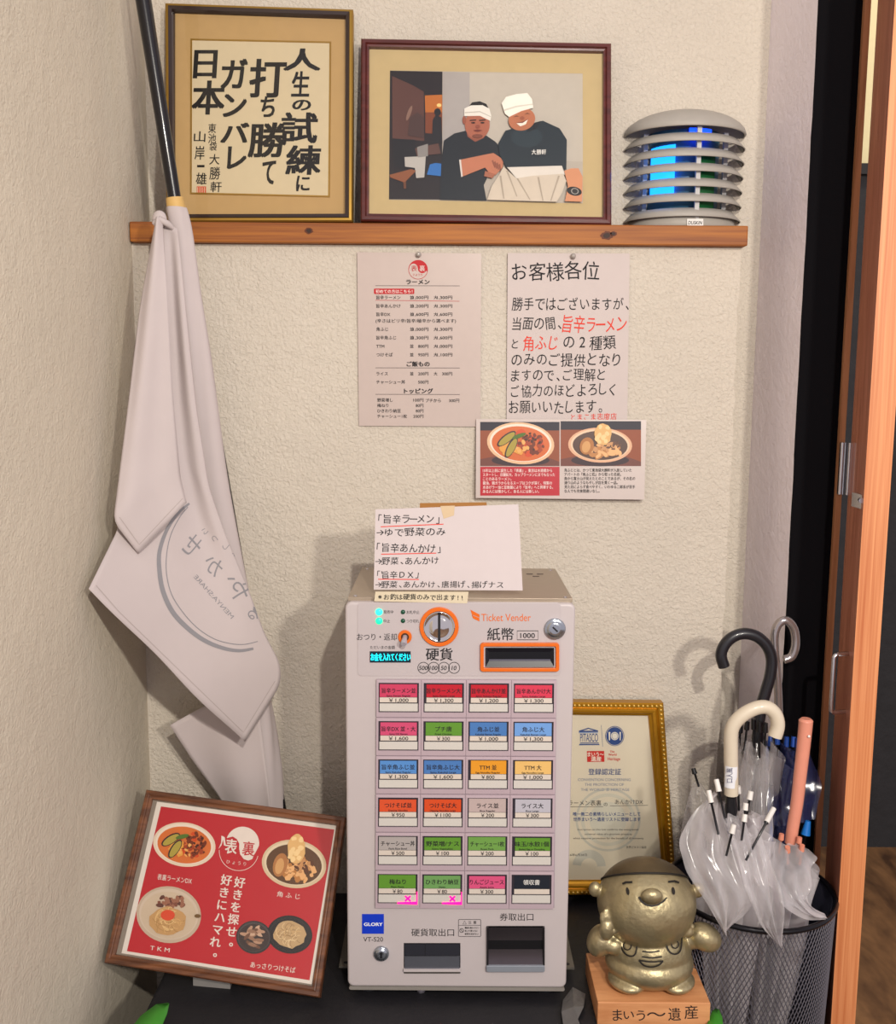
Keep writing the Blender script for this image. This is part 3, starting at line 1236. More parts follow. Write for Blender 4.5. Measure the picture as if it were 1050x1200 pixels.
def kaku_top(g, mp, cx, cy, rx, ry, z, seed=3):
    rnd = random.Random(seed)
    g.ell(mp, cx - rx * .42, cy + ry * .05, rx * .22, ry * .50, mat('#a9703f', .5), z, 14, n=18)
    g.ell(mp, cx - rx * .44, cy + ry * .1, rx * .13, ry * .34, mat('#c9975f', .5), z + .0001, 14, n=18)
    g.ell(mp, cx + rx * .08, cy - ry * .62, rx * .27, ry * .62, mat('#d8ac6e', .5), z + .0002, 0, n=20, wob=.06)
    for i in range(14):
        g.ell(mp, cx + rx * (.08 + rnd.uniform(-.2, .2)), cy + ry * (-.62 + rnd.uniform(-.45, .45)), rx * .07, ry * .12, mat('#e8c78f', .5), z + .0003 + i * .00002, rnd.uniform(0, 90), n=8, wob=.2)


r_, mp = sheet('photo_card', 'wide laminated card with photographs of two noodle bowls, overlapping the notice', 'card',
               [(558, 491), (757.5, 492), (755, 585.5), (557.5, 583.5)], -0.016, mat('#c4b7b1', .3, var=.02, coat=.3), 0.001, yt=-0.008)
KC = zz(540, 480, 230 / 1050)
g = Geo()
TBL = mat('#8c4a30', .5)
for (a, b), wd in (((104, 66), 424), ((534, 62), 430)):
    (x0, y0), (x1, y1) = KC((a, b), (a + wd, 302))
    g.rect(mp, x0, y0, x1, y1, TBL, .0003)
    g.rect(mp, x0, y0, x1, y0 + 10, mat('#2a2733', .5), .0004)
    g.poly(mp, [(x0, y1 - 8), (x0 + 30, y1 - 14), (x1 - 25, y1 - 14), (x1, y1 - 5), (x1, y1), (x0, y1)], mat('#6d4038', .5), .0004)
    (x, y), = KC((320 if a < 300 else 745, 262))
    g.ell(mp, x, y + 2, 34, 7, mat('#3a2a30', .5), .0005)
(x, y), = KC((320, 180))
zt = bowl(g, mp, x, y, 39.5, 24.5, .0007, '#dcb48e', '#e6d8c6', '#c9622a', 5, RAMEN, 2)
slices(g, mp, x, y, 39.5, 24.5, zt + .0001)
(x, y), = KC((745, 190))
zt = bowl(g, mp, x, y, 37.5, 20.5, .0007, '#d8a988', '#dfc2a4', '#4a2d22', 2, KAKU, 4)
kaku_top(g, mp, x, y, 37.5, 20.5, zt + .0001)
build('bowl_photograph', g, r_)
g = Geo()
(x0, y0), (x1, y1) = KC((104, 306), (528, 460))
g.rect(mp, x0, y0, x1, y1, mat('#b31a2c', .4), .0003)
build('red_panel', g, r_, label='red text panel')
g = Geo()
WH = mat('#ead9d4', .5)
tl = ('15年以上前に誕生した『表裏』。東京は水道橋から', 'スタートし、店舗拡大、カップラーメンにまでもなった', 'ことのあるラーメン。',
      '醤油、鶏ガラからなるスープはコクが深く、特製の', '水あげラー油と豆板醤により『旨辛』へと昇華する。', 'ある人には懐かしく、ある人には新しい。')
wl = (370, 385, 152, 370, 375, 300)
for i, t in enumerate(tl):
    (a, b), = KC((118, 326 + i * 22.3))
    g.text(mp, t, a, b, 4.3, WH, w=wl[i] * 230 / 1050, bold=.01)
tr_ = ('角ふじとは、かつて東池袋大勝軒が入居していた', 'アパートの『角ふじ荘』から取った名前。', '角から富士山が見えたとのことであるが、その名の',
       '通り山のようなもやしが店を貫く一品。', '見た目によらず食べやすく、いわゆる二郎系が苦手', 'な人でも完食間違いなし。')
wr = (360, 303, 378, 285, 378, 188)
for i, t in enumerate(tr_):
    (a, b), = KC((554, 324 + i * 22.3))
    g.text(mp, t, a, b, 4.3, INK, w=wr[i] * 230 / 1050, bold=.008)
build('lettering', g, r_)

# ================================================================== TICKET MACHINE
MF = -0.30
mp = Plane((0, MF, 0.3), (0, -1, 0))
mroot = root('ticket_machine', 'white countertop meal ticket vending machine with rows of coloured menu buttons', 'ticket machine', (0.0175, -0.185, 0.0))
SHELL = mat('#bcb3b3', .38, var=.02, coat=.15)
SIDE = mat('#b7ada5', .45)
xl, xr = -0.1385, 0.1735
zb, zt = 0.0195, 0.580


def rr_xz(x0, z0, x1, z1, r, n=6):
    return rrect(x0, z0, x1, z1, r, n)


g = Geo()
g.prism_y(rr_xz(xl, zb, xr, zt, 0.009), MF, MF + 0.028, SHELL)
build('front_panel', g, mroot, bevel=0.0035, seg=3)
g = Geo()
g.box((xl + .002, MF + 0.0285, zb + .002), (xr - .002, -0.072, zt - .003), SIDE)
build('body', g, mroot, bevel=0.002)
g = Geo()
LID = mat('#a59684', .35, .35, var=.06)
g.box((xl + .003, MF + 0.010, zt - .0005), (xr - .003, -0.071, zt + .0045), LID)
for sx, sy in ((xl + .012, MF + .02), (xr - .012, MF + .02), (xl + .012, -0.085), (xr - .012, -0.085)):
    g.lathe((sx, sy, zt + .0045), [(0, .0012), (.0025, .001), (.003, 0)], STEEL, 12)
for x0 in (-0.105, 0.125):
    for i in range(3):
        g.box((x0 + i * .008 - .004, -0.12 - (i % 2) * .018, zt + .0046), (x0 + i * .008 + .006, -0.116 - (i % 2) * .018, zt + .0052), mat('#5a5048'))
build('top_cover', g, mroot, bevel=0.001)
g = Geo()
g.prism_y(rr_xz(xl + .002, zb - .006, xr - .002, zb - 0.0005, 0.0025, 3), MF + .002, MF + .03, mat('#9c968f', .35, .3))
g.box((xl + .004, MF + .03, zb - .005), (xr - .004, -0.075, zb + .0015), mat('#8d877f', .4, .4))
build('base_rail', g, mroot)
for fx in (xl + .028, xr - .028):
    for fy in (MF + .03, -0.1):
        g = Geo()
        g.lathe((fx, fy, 0.0), [(0, 0), (.013, 0), (.0145, .002), (.0125, .0144), (0, .0144)], mat('#1b1b22', .7), 20)
        build('foot', g, mroot)
for sx in (1, -1):
    g = Geo()
    e = xr if sx > 0 else xl
    o = sorted((e - sx * .01, e + sx * .0185))
    PLT = mat('#6f6a62', .45, .5, var=.2, scale=250)
    g.box((o[0], -0.247, .0145), (o[1], -0.12, .0175), PLT)
    hx = e + sx * .0085
    g.prism_z([(hx + .004 * cos(a * pi / 6), -0.238 + .003 * sin(a * pi / 6)) for a in range(12)], .0176, .0180, BLACK)
    build('mounting_plate', g, mroot)

# upper controls
ORANGE = mat('#d9660f', .4)
CHROME = mat('#d8d6d6', .08, 1.0)


def ringsolid(g, mp, cx, cy, r0, r1, m, z0, z1, n=40):
    o, i_ = circ(cx, cy, r0, n), circ(cx, cy, r1, n)
    vs = [mp(*p, z0) for p in o] + [mp(*p, z1) for p in o] + [mp(*p, z1) for p in i_] + [mp(*p, z0) for p in i_]
    fs = []
    for k in range(n):
        j = (k + 1) % n
        for q in range(3):
            fs.append((q * n + k, q * n + j, (q + 1) * n + j, (q + 1) * n + k))
    g.add(vs, fs, m)


# faint outlined control plate, slightly raised
g = Geo()
g.slab(mp, rrect(419, 706, 657, 792, 5), mat('#b8afb0', .35, var=.02), 0, .0008)
ctl = build('control_plate', g, mroot, bevel=.0004)
g = Geo()
ringsolid(g, mp, 514.7, 734, 22.9, 18.4, ORANGE, .0008, .004)
build('coin_ring', g, mroot, label='orange ring around the coin slot', bevel=.0006)
g = Geo()
c = mp(514.7, 734, .0009)
rr_ = (mp(533, 734) - mp(514.7, 734)).length
g.lathe(c, [(rr_, 0), (rr_, .0035), (rr_ * .93, .0035), (rr_ * .86, .0015), (rr_ * .6, .0042), (rr_ * .3, .0055), (0, .006)], CHROME, 40, ax=(0, -1, 0))
cs_ = build('coin_slot', g, mroot)
g = Geo()
g.slab(mp, [(513.2, 719), (516.2, 719), (516.2, 750), (513.2, 750)], BLACK, .004, .0075)
build('slot_opening', g, cs_)
g = Geo()
ringsolid(g, mp, 474.6, 746, 8, 4.6, ORANGE, .0008, .003)
g.ell(mp, 474.6, 746, 4.6, 4.6, mat('#4a2c14', .5), .0012)
lv = build('lever_ring', g, mroot, label='orange ring of the return lever', bevel=.0004)
g = Geo()
a = mp(474.6, 746, .001)
b = mp(473.6, 751.5, .016)
g.tube([a, a.lerp(b, .4), a.lerp(b, .8), b], [.0034, .0036, .0044, .0036], mat('#b5b0ba', .25, .3), 14)
build('return_lever', g, lv)
# signal lamps
for x, y, col, em in ((444.2, 717, '#22f0a0', 3.2), (444.3, 727.5, '#19e08a', 1.6), (472.3, 717, '#0c4a34', 0), (472.3, 727.3, '#0c4a34', 0)):
    g = Geo()
    c = mp(x, y, .0008)
    R = (mp(x + (4.2 if em else 2.7), y) - mp(x, y)).length
    g.lathe(c, [(R, 0), (R * .92, .0011), (R * .5, .002), (0, .0023)], mat(col, .3, emit=em), 18, ax=(0, -1, 0))
    build('signal_lamp', g, mroot)
# display
g = Geo()
g.slab(mp, [(433.5, 763), (481.3, 763), (481.3, 776), (433.5, 776)], mat('#062430', .2), .0008, .0016)
dsp = build('display', g, mroot)
g = Geo()
g.tbox(mp, 'お金を入れてください', 434.8, 765, 481, 773.8, mat('#10dff0', .4, emit=2.2), bold=.015, z=.002)
build('glowing_lettering', g, dsp, label='cyan glowing lettering')
# bill inlet
g = Geo()
o = rrect(562.7, 752.6, 655, 786, 3.5)
i_ = rrect(566.8, 756.6, 651, 782, 1.5)
k = len(o)
vs = [mp(*p, .0008) for p in o] + [mp(*p, .005) for p in o] + [mp(*p, .005) for p in i_] + [mp(*p, .0008) for p in i_]
g.add(vs, [(q * k + a, q * k + (a + 1) % k, (q + 1) * k + (a + 1) % k, (q + 1) * k + a) for q in range(3) for a in range(k)], ORANGE)
bz = build('bill_bezel', g, mroot, label='orange bezel of the bill slot', bevel=.0006)
g = Geo()
i2 = [(569, 758), (649, 758), (649, 780.5), (569, 780.5)]
i3 = [(573, 763.5), (645, 763.5), (645, 774), (573, 774)]
vs = [mp(*p, .0009) for p in rrect(566.8, 756.6, 651, 782, 1.5, 1)][0:0]
g.rect(mp, 566.8, 756.6, 651, 782, mat('#c9c0c4', .4), .0012)
DK = mat('#14141c', .35)
vs = [mp(*p, .0045) for p in i2] + [mp(*p, .0016) for p in i3]
g.add(vs, [(a, (a + 1) % 4, 4 + (a + 1) % 4, 4 + a) for a in range(4)], DK)
g.add([mp(*p, .0016) for p in i3], [(0, 1, 2, 3)], mat('#05060c', .25))
g.rect(mp, 573, 772, 645, 774, mat('#5a5a68', .3), .0022)
build('bill_slot', g, mroot)
# upper and lower locks
def lock(cx, cy, r, name='lock'):
    g = Geo()
    c = mp(cx, cy, .0006)
    R = (mp(cx + r, cy) - mp(cx, cy)).length
    g.lathe(c, [(R, 0), (R, .003), (R * .9, .0045), (R * .76, .0035), (R * .74, .005), (R * .4, .0052), (0, .0052)], mat('#aeb4bd', .18, .9), 32, ax=(0, -1, 0))
    b = build(name, g, mroot)
    g = Geo()
    if r > 10:
        g.poly(mp, [(cx - 3.4, cy - 2.2), (cx - 2, cy - 3.4), (cx + 3.6, cy + 2), (cx + 2.2, cy + 3.2)], BLACK, .0062)
    else:
        g.poly(mp, [(cx - 1.5, cy + 3.5), (cx - 1, cy), (cx - 2, cy - 1.5), (cx, cy - 3.8), (cx + 2, cy - 1.5), (cx + 1, cy), (cx + 1.5, cy + 3.5)], BLACK, .0062)
    build('keyhole', g, b)


lock(650, 736.5, 12.6)
lock(447, 1116.5, 9)

# printing on the front
g = Geo()
z_ = .0012
g.poly(mp, [(551.2, 714.2), (562, 720), (562, 723.5), (554.5, 720.5), (553.5, 721.5)], ORANGE, z_)
g.poly(mp, [(552.8, 720.5), (561.8, 724), (561.8, 728), (554.3, 724.5)], ORANGE, z_)
g.text(mp, 'Ticket Vender', 564, 723, 12.2, ORANGE, w=58, bold=0, z=z_)
build('maker_mark', g, mroot, label='orange machine title')
g = Geo()
GT = mat('#1c1a1e', .6)
g.text(mp, 'おつり・返却', 418.5, 746.2, 9.0, GT, w=46.5, z=z_)
g.text(mp, '発売中', 449.5, 717, 4.4, GT, w=11.5, z=z_)
g.text(mp, '中止', 449.5, 727.5, 4.4, GT, w=7.5, z=z_)
g.text(mp, 'お札中止', 476.5, 717.2, 4.6, GT, w=15, z=z_)
g.text(mp, 'つり切れ', 476.5, 727.6, 4.6, GT, w=14.5, z=z_)
g.text(mp, 'ただいまの金額', 433.8, 758.4, 4.4, GT, w=29, z=z_)
g.text(mp, '硬貨', 514.7, 766.6, 15.5, GT, anchor='c', w=31, bold=.012, z=z_)
g.text(mp, '紙幣', 586.5, 743, 16, GT, anchor='c', w=31, bold=.006, z=z_)
for i, t in enumerate(('500', '100', '50', '10')):
    cx = 496.2 + i * 12
    g.ring(mp, cx, 782.3, 6.5, 6.5, .7, GT, z_, n=26)
    g.text(mp, t, cx, 782.3, 7.0, GT, anchor='c', bold=.01, shear=.15, z=z_)
g.stroke(mp, [(606, 739), (630.5, 739), (630.5, 749.5), (606, 749.5)], .8, GT, z_, closed=True)
g.text(mp, '1000', 618.2, 744.3, 8.2, GT, anchor='c', w=17, bold=.01, z=z_)
KB = zz(400, 1050, 280 / 1050)
z_ = .0004
g.text(mp, '硬貨取出口', *KB((308, 160))[0], 9.6, GT, w=50, z=z_)
g.text(mp, '券取出口', *KB((696, 92))[0], 9.6, GT, w=39.5, z=z_)
g.text(mp, 'VT-S20', *KB((97, 189))[0], 7.6, GT, w=23, z=z_)
g.stroke(mp, rrect(537.3, 1077.3, 563.4, 1097.3, 1.2), .6, mat('#4a4648'), z_, closed=True)
g.stroke(mp, [(537.3, 1084.2), (563.4, 1084.2)], .5, mat('#4a4648'), z_)
g.stroke(mp, [(542.5, 1082.8), (544.5, 1079), (546.5, 1082.8)], .6, GT, z_, closed=True)
g.text(mp, '注', 550.5, 1080.8, 3.9, GT, anchor='c', z=z_)
g.text(mp, '意', 556.5, 1080.8, 3.9, GT, anchor='c', z=z_, bold=.01)
g.ring(mp, 541, 1090.3, 2.3, 2.3, .6, GT, z_, n=18)
g.stroke(mp, [(539.6, 1088.8), (542.4, 1091.8)], .6, GT, z_)
for i, t in enumerate(('機械を動かさない', '倒したり揺らさない', '硬貨を詰めない')):
    g.text(mp, t, 544.7, 1087.1 + i * 3.6, 2.5, GT, w=(16.5, 15, 16)[i], z=z_, bold=.01)
build('lettering', g, mroot)
g = Geo()
q = KB((91, 79), (187, 79), (187, 165), (91, 165))
g.slab(mp, q, mat('#1238c0', .35), 0, .0006)
g.tbox(mp, 'GLORY', *KB((100, 116))[0], *KB((181, 130))[0], mat('#e8eaf0'), bold=.03, z=.0009)
build('maker_badge', g, mroot, label='blue maker badge')

# outlets at the bottom
g = Geo()
x0, y0, x1, y1 = 473.2, 1105, 539.5, 1140.5
FL = mat('#777a84', .3, .7)
g.rect(mp, x0, y0, x1, y1, mat('#111015', .4), .0003)
g.poly(mp, [(x0 + 1, y0 + 1), (x1 - 1, y0 + 1), (x1 - 1, y0 + 14), (x0 + 1, y0 + 14)], mat('#33343c', .3, .3), .0006)
g.slab(mp, [(x0 + 1, y0 + 15), (x1 - 1, y0 + 15), (x1 - 1, y0 + 29), (x0 + 1, y0 + 29)], FL, .0004, .0025)
g.slab(mp, [(x0, y0 + 29), (x1, y0 + 29), (x1, y0 + 31.5), (x0, y0 + 31.5)], SHELL, .0002, .005)
g.slab(mp, [(x0 + .5, y0 + 32), (x1 - .5, y0 + 32), (x1 - .5, y1), (x0 + .5, y1)], mat('#6a655f', .35, .5), .0002, .001)
g.stroke(mp, [(x0 + 25, y0 + 1), (x0 + 25, y0 + 14)], .7, mat('#15151a'), .0009)
build('coin_outlet', g, mroot)
g = Geo()
x0, y0, x1, y1 = 570.3, 1085, 638, 1129
cyl = []
nn = 14
for k in range(nn + 1):
    a = k / nn
    cyl.append((y0 + (y1 - y0) * a, -.004 * sin(pi * a) ** 1 + .003))
vs = []
for yy, d in cyl:
    vs += [mp(x0, yy, d + .001), mp(x1, yy, d + .001)]
g.add(vs, [(2 * k, 2 * k + 1, 2 * k + 3, 2 * k + 2) for k in range(nn)], mat('#6a6266', .22, .9), True)
g.rect(mp, x0, y0, x1, y1, mat('#0c0b0e', .4), .0003)
for s_ in (x0, x1 - 2):
    g.slab(mp, [(s_, y0), (s_ + 2, y0), (s_ + 2, y1), (s_, y1)], mat('#1a1719', .4), .0003, .005)
to = build('ticket_outlet', g, mroot)
g = Geo()
g.slab(mp, rrect(x0 - .5, y1 - .5, x1, y1 + 7, 2), mat('#9aa0aa', .3, .4), .0003, .007)
build('outlet_lip', g, to, bevel=.0008)
g = Geo()
c = V(mp(493, 1162, .0))
c.y = MF + .02
c.z = .006
g.lathe(c, [(0, -.006), (.006, -.006), (.0075, 0), (.006, .006), (0, .006)], mat('#8b8792', .4, .4), 16)
build('levelling_foot', g, mroot)

# ---- the menu buttons
g = Geo()
BEZ = mat('#b3a1a9', .35, var=.03, coat=.2)
BEZD = mat('#9d8d97', .4, var=.03)
g.slab(mp, [(441.5, 795.5), (652, 796), (649.3, 1063), (440.8, 1062.3)], BEZD, 0, .0022)
build('button_panel', g, mroot, bevel=.0006)
RD, PK, BL, LB, GR = '#b81226', '#cf3650', '#4676b4', '#6b9ad6', '#5c8f2f'
OR, LO, TO, TL = '#dc9426', '#dfb56c', '#cf4a1e', '#d2502a'
rows = [
    [('旨辛ラーメン並', 'Spicy Ramen Regular', '￥1,000', '#c43a5c'), ('旨辛ラーメン大', 'Spicy Ramen Large', '￥1,300', RD), ('旨辛あんかけ並', 'Spicy Ankake Regular', '￥1,200', RD), ('旨辛あんかけ大', 'Spicy Ankake Large', '￥1,300', PK)],
    [('旨辛DX 並・大', 'Spicy DX Ramen', '￥1,600', '#c94a70'), ('プチ唐', 'Fried Chicken', '￥300', GR), ('角ふじ並', 'Kakufuji Ramen Regular', '￥1,000', BL), ('角ふじ大', 'Kakufuji Ramen Large', '￥1,300', LB)],
    [('旨辛角ふじ並', 'Spicy Kakufuji Regular', '￥1,300', '#5288c8'), ('旨辛角ふじ大', 'Spicy Kakufuji Large', '￥1,600', BL), ('TTM 並', 'Egg Noodles Regular', '￥800', OR), ('TTM 大', 'Egg Noodles Large', '￥1,000', LO)],
    [('つけそば並', 'Dipping Noodles', '￥950', TL), ('つけそば大', 'Dipping Noodles Large', '￥1100', TO), ('ライス並', 'Rice Regular', '￥200', '#b7a5a2'), ('ライス大', 'Rice Large', '￥300', '#b4b2bc')],
    [('チャーシュー丼', 'Pork Rice Bowl', '￥500', '#a8a19e'), ('野菜増/ナス', 'Extra Vegetables', '￥100', GR), ('チャーシュー1枚', 'Roast Pork', '￥200', '#6a9a48'), ('味玉/水餃1個', 'Boiled Egg or Dumpling', '￥100', GR)],
    [('梅ねり', 'Plum Paste', '￥80', GR), ('ひきわり納豆', 'Natto', '￥80', '#6a9a58'), ('りんごジュース', 'Apple Juice', '￥300', '#d2507c'), ('領収書', '', '', '#18202c')],
]
# cell corners interpolated from the measured panel
TLx, TLy, TRx, TRy = 444.0, 799.0, 649.0, 800.0
BLx, BLy, BRx, BRy = 442.6, 1057.0, 645.6, 1058.0


def cell(u, v):
    x0 = TLx + (BLx - TLx) * v
    x1 = TRx + (BRx - TRx) * v
    y0 = TLy + (TRy - TLy) * u
    y1 = BLy + (BRy - BLy) * u
    return x0 + (x1 - x0) * u, y0 + (y1 - y0) * v


CW, CH = 0.2295, 0.134
GAPM = mat('#2c2730', .5)
CARDP = mat('#cfc4b8', .55, var=.02)
KEYW = mat('#c9c5be', .35, var=.02, coat=.2)
for r in range(6):
    for c_ in range(4):
        name, en, price, colr = rows[r][c_]
        u0, v0 = c_ * (1 - CW) / 3, r * (1 - CH) / 5
        def cq(a, b):
            return cell(u0 + CW * a, v0 + CH * b)
        g = Geo()
        o = [cq(-.055, -.10), cq(1.055, -.10), cq(1.055, 1.16), cq(-.055, 1.16)]
        i_ = [cq(0, 0), cq(1, 0), cq(1, 1), cq(0, 1)]
        vs = [mp(*p, .0022) for p in o] + [mp(*p, .0040) for p in o] + [mp(*p, .0044) for p in i_] + [mp(*p, .0026) for p in i_]
        g.add(vs, [(q * 4 + a, q * 4 + (a + 1) % 4, q * 4 + 4 + (a + 1) % 4, q * 4 + 4 + a) for q in range(3) for a in range(4)], BEZ)
        g.add([mp(*p, .0025) for p in i_], [(0, 1, 2, 3)], GAPM)
        bt = build('button', g, mroot)
        dx = .05 + random.uniform(-.03, .03)
        g = Geo()
        s0 = .03 + random.uniform(0, .05)
        q = [cq(dx, s0), cq(.955, s0), cq(.955, .49), cq(dx, .49)]
        g.slab(mp, q, mat(colr, .4, var=.03, coat=.25), .0026, .0031)
        build('name_card', g, bt)
        g = Geo()
        q = [cq(dx, .505), cq(.955, .505), cq(.955, .67), cq(dx, .67)]
        g.slab(mp, q, CARDP, .0026, .0031)
        build('price_card', g, bt)
        g = Geo()
        q = [cq(.025, .705), cq(.975, .705), cq(.975, .965), cq(.025, .965)]
        g.slab(mp, q, KEYW, .0026, .0036)
        build('key_cap', g, bt)
        g = Geo()
        x, y = cq(.5, .27)
        tm = mat('#d8d6d2') if name == '領収書' else mat('#1e1a20', .6)
        wmax = min(39.5, 6.4 * len(name))
        g.text(mp, name, x, y, 6.5, tm, anchor='c', w=wmax if name != 'TTM 並' and name != 'TTM 大' else 20, bold=.012, z=.0034)
        if en:
            x, y = cq(.5, .44)
            g.text(mp, en, x, y, 2.9, tm, anchor='c', w=min(30, 1.5 * len(en)), bold=.012, z=.0034)
        if price:
            x, y = cq(.5, .59)
            g.text(mp, price, x, y, 6.0, tm, anchor='c', w=3.8 * len(price), bold=.008, z=.0034)
        build('lettering', g, bt)
        if r == 5 and c_ < 2:
            g = Geo()
            x, y = cq(.76, .83)
            NEON = mat('#ff1070', .4, emit=2.2)
            for a, b in ((-1, 1), (1, -1)):
                g.stroke(mp, [(x - 3.2 * a, y - 3.0 * a * 1), (x + 3.2 * a, y + 3.0 * a)] if b > 0 else [(x - 3.2, y + 3.0), (x + 3.2, y - 3.0)], 2.2, NEON, .0039)
            a0, a1 = cq(.55, .985), cq(1.0, .985)
            g.slab(mp, [cq(.5, .955), cq(1.0, .93), cq(1.0, 1.03), cq(.5, 1.01)], NEON, .0038, .0045)
            g.slab(mp, [cq(.975, .6), cq(1.0, .6), cq(1.0, .94), cq(.975, .94)], NEON, .0038, .0045)
            build('sold_out_light', g, bt, label='glowing pink sold-out cross')

# ---- handwritten card standing on the machine, and the slip taped to its rim
top = zt + .0045
yb_ = -0.276
cb = [(440, 597), (607.5, 591), (612.5, 692), (438, 691)]
b0 = P(525, 691.5, yb_)
yt_ = yb_ + 0.02
T = (P(440, 597, yt_) + P(607, 591, yt_)) / 2
B = V((0, yb_, top))
pln = Plane(P(525, 690, yb_), (0, -(T.z - b0.z), (yt_ - yb_)))
mp2 = pln
r_ = root('handwritten_card', 'white handwritten card standing on top of the ticket machine with red underlines', 'card', (0.0, yb_, top))
g = Geo()
nu, nv = 14, 8
vs = []
for j in range(nv + 1):
    for i in range(nu + 1):
        u, t = i / nu, j / nv
        x = (cb[0][0] * (1 - u) + cb[1][0] * u) * (1 - t) + (cb[3][0] * (1 - u) + cb[2][0] * u) * t
        y = (cb[0][1] * (1 - u) + cb[1][1] * u) * (1 - t) + (cb[3][1] * (1 - u) + cb[2][1] * u) * t
        vs.append(mp2(x, y, 0.0))
g.add(vs, [(j * (nu + 1) + i, j * (nu + 1) + i + 1, (j + 1) * (nu + 1) + i + 1, (j + 1) * (nu + 1) + i) for j in range(nv) for i in range(nu)], mat('#c6bbbb', .65, var=.03))
build('paper', g, r_, solid=.0005)
g = Geo()
g.slab(mp2, [(492, 589.5), (570, 588.5), (586, 690), (492, 689)], mat('#9a6a35', .8), -.004, -.001)
build('cardboard_backing', g, r_)
g = Geo()
g.poly(mp2, [(516, 593), (533, 592.5), (532, 604), (520, 608)], mat('#c9b08c', .25, coat=.5), .0006)
build('tape', g, r_)
K7 = zz(420, 570, 270 / 1050)
k7 = 270 / 1050


def h7(t, x0, y0, x1, y1, h):
    (a, b), (c, d) = K7((x0, y0), (x1, y1))
    g.hand(mp2, t, a, b, c, d, h * k7, INK, jit=.05, bold=.004)


g = Geo()
h7('「旨辛ラーメン」', 85, 148, 375, 148, 44)
h7('→ゆで野菜のみ', 85, 210, 400, 205, 40)
h7('「旨辛あんかけ」', 78, 280, 380, 282, 44)
h7('→野菜、あんかけ', 80, 340, 370, 338, 38)
h7('「旨辛DX」', 80, 403, 280, 402, 38)
h7('→野菜、あんかけ、唐揚げ、揚げナス', 80, 446, 665, 448, 34)
build('lettering', g, r_)
g = Geo()
for a in ((102, 184, 388, 172), (104, 309, 355, 304), (90, 423, 276, 424)):
    g.stroke(mp2, K7((a[0], a[1]), (a[2], a[3])), 1.0, REDINK, .0006)
build('red_underline', g, r_, label='red underlines')

mp3 = Plane((0, MF - .0005, .6), (0, -1, 0.02))
r_ = root('note_slip', 'narrow cream handwritten slip stuck on the top rim of the ticket machine', 'note', mp3(494, 706))
g = Geo()
g.slab(mp3, [(440, 693.2), (549, 693.5), (547.5, 707), (438.5, 704.5)], mat('#d0c3a8', .7), 0, .0005)
build('paper', g, r_)
g = Geo()
g.hand(mp3, '※お釣は硬貨のみで出ます!!', 441.5, 699.2, 544, 700.2, 7.4, INK, jit=.05, bold=.01, z=.0009)
build('lettering', g, r_)

# ================================================================== RED POSTER FRAME LEANING ON THE LEFT
u_ = V((0.98820, -0.13396, -0.07425)).normalized()
v_ = V((0.09943, 0.56450, 0.81942))
n_ = u_.cross(v_).normalized()
if n_.y > 0:
    n_ = -n_
D0 = PZ(373.6, 1169.2, 0.012)
mpf = Plane(D0, n_)
qp = [(171, 925), (405.2, 957.5), (374, 1169.2), (121.5, 1128)]
cs = [mpf(*p) for p in qp]
WAL = wood('walnut_frame', '#3f2013', '#7a4a2c', 'X', 55, 0.4, 0.12, 0.2)
r_ = root('framed_poster', 'brown wooden frame holding a red poster of noodle bowls, leaning at the left wall', 'framed poster', (cs[2] + cs[3]) / 2)
g = Geo()
g.moulding(cs, n_, [(0, -0.014), (0, -0.002), (0.0015, 0), (0.006, 0.0), (0.0075, -.0012), (0.009, -.0005), (0.0125, -.001), (0.0135, -0.005)], WAL)
build('frame_moulding', g, r_)
g = Geo()
backing(g, inset(cs, .003), n_, -0.0135, -0.0062, mat('#5a4630'))
build('backing_board', g, r_)
KP = zz(110, 910, 310 / 1050)
kp = 310 / 1050
g = Geo()
g.add([x + n_ * -.0060 for x in inset(cs, .0125)], [(0, 1, 2, 3)], mat('#857a6e', .7))  # grey ground around the white border: shade of the frame's depth, painted in
g.poly(mpf, KP((246, 97), (964, 193), (862, 824), (104, 700)), mat('#d8cfc4', .6), -.0057)
build('white_border_and_shade', g, r_)
g = Geo()
g.poly(mpf, KP((262, 116), (952, 208), (853, 808), (126, 692)), mat('#b3222c', .4, var=.02), -.0054)
build('poster', g, r_)
g = Geo()
ROT = 8
z0 = -.0050
spec = [((355, 268), 125, 88, '#d9c6ae', '#e0d2c0', '#cc6a30', RAMEN, 'r'), ((792, 345), 129, 96, '#cdb795', '#d8c6a8', '#5a3d28', KAKU, 'k'),
        ((293, 547), 129, 113, '#b9a48e', '#c6b4a0', '#c2ae96', (), 't'), ((632, 637), 71, 66, '#2e2a2c', '#4a4444', '#3a3030', (), 'd'), ((775, 626), 90, 76, '#1f1d20', '#2a282a', '#232024', (), 's')]
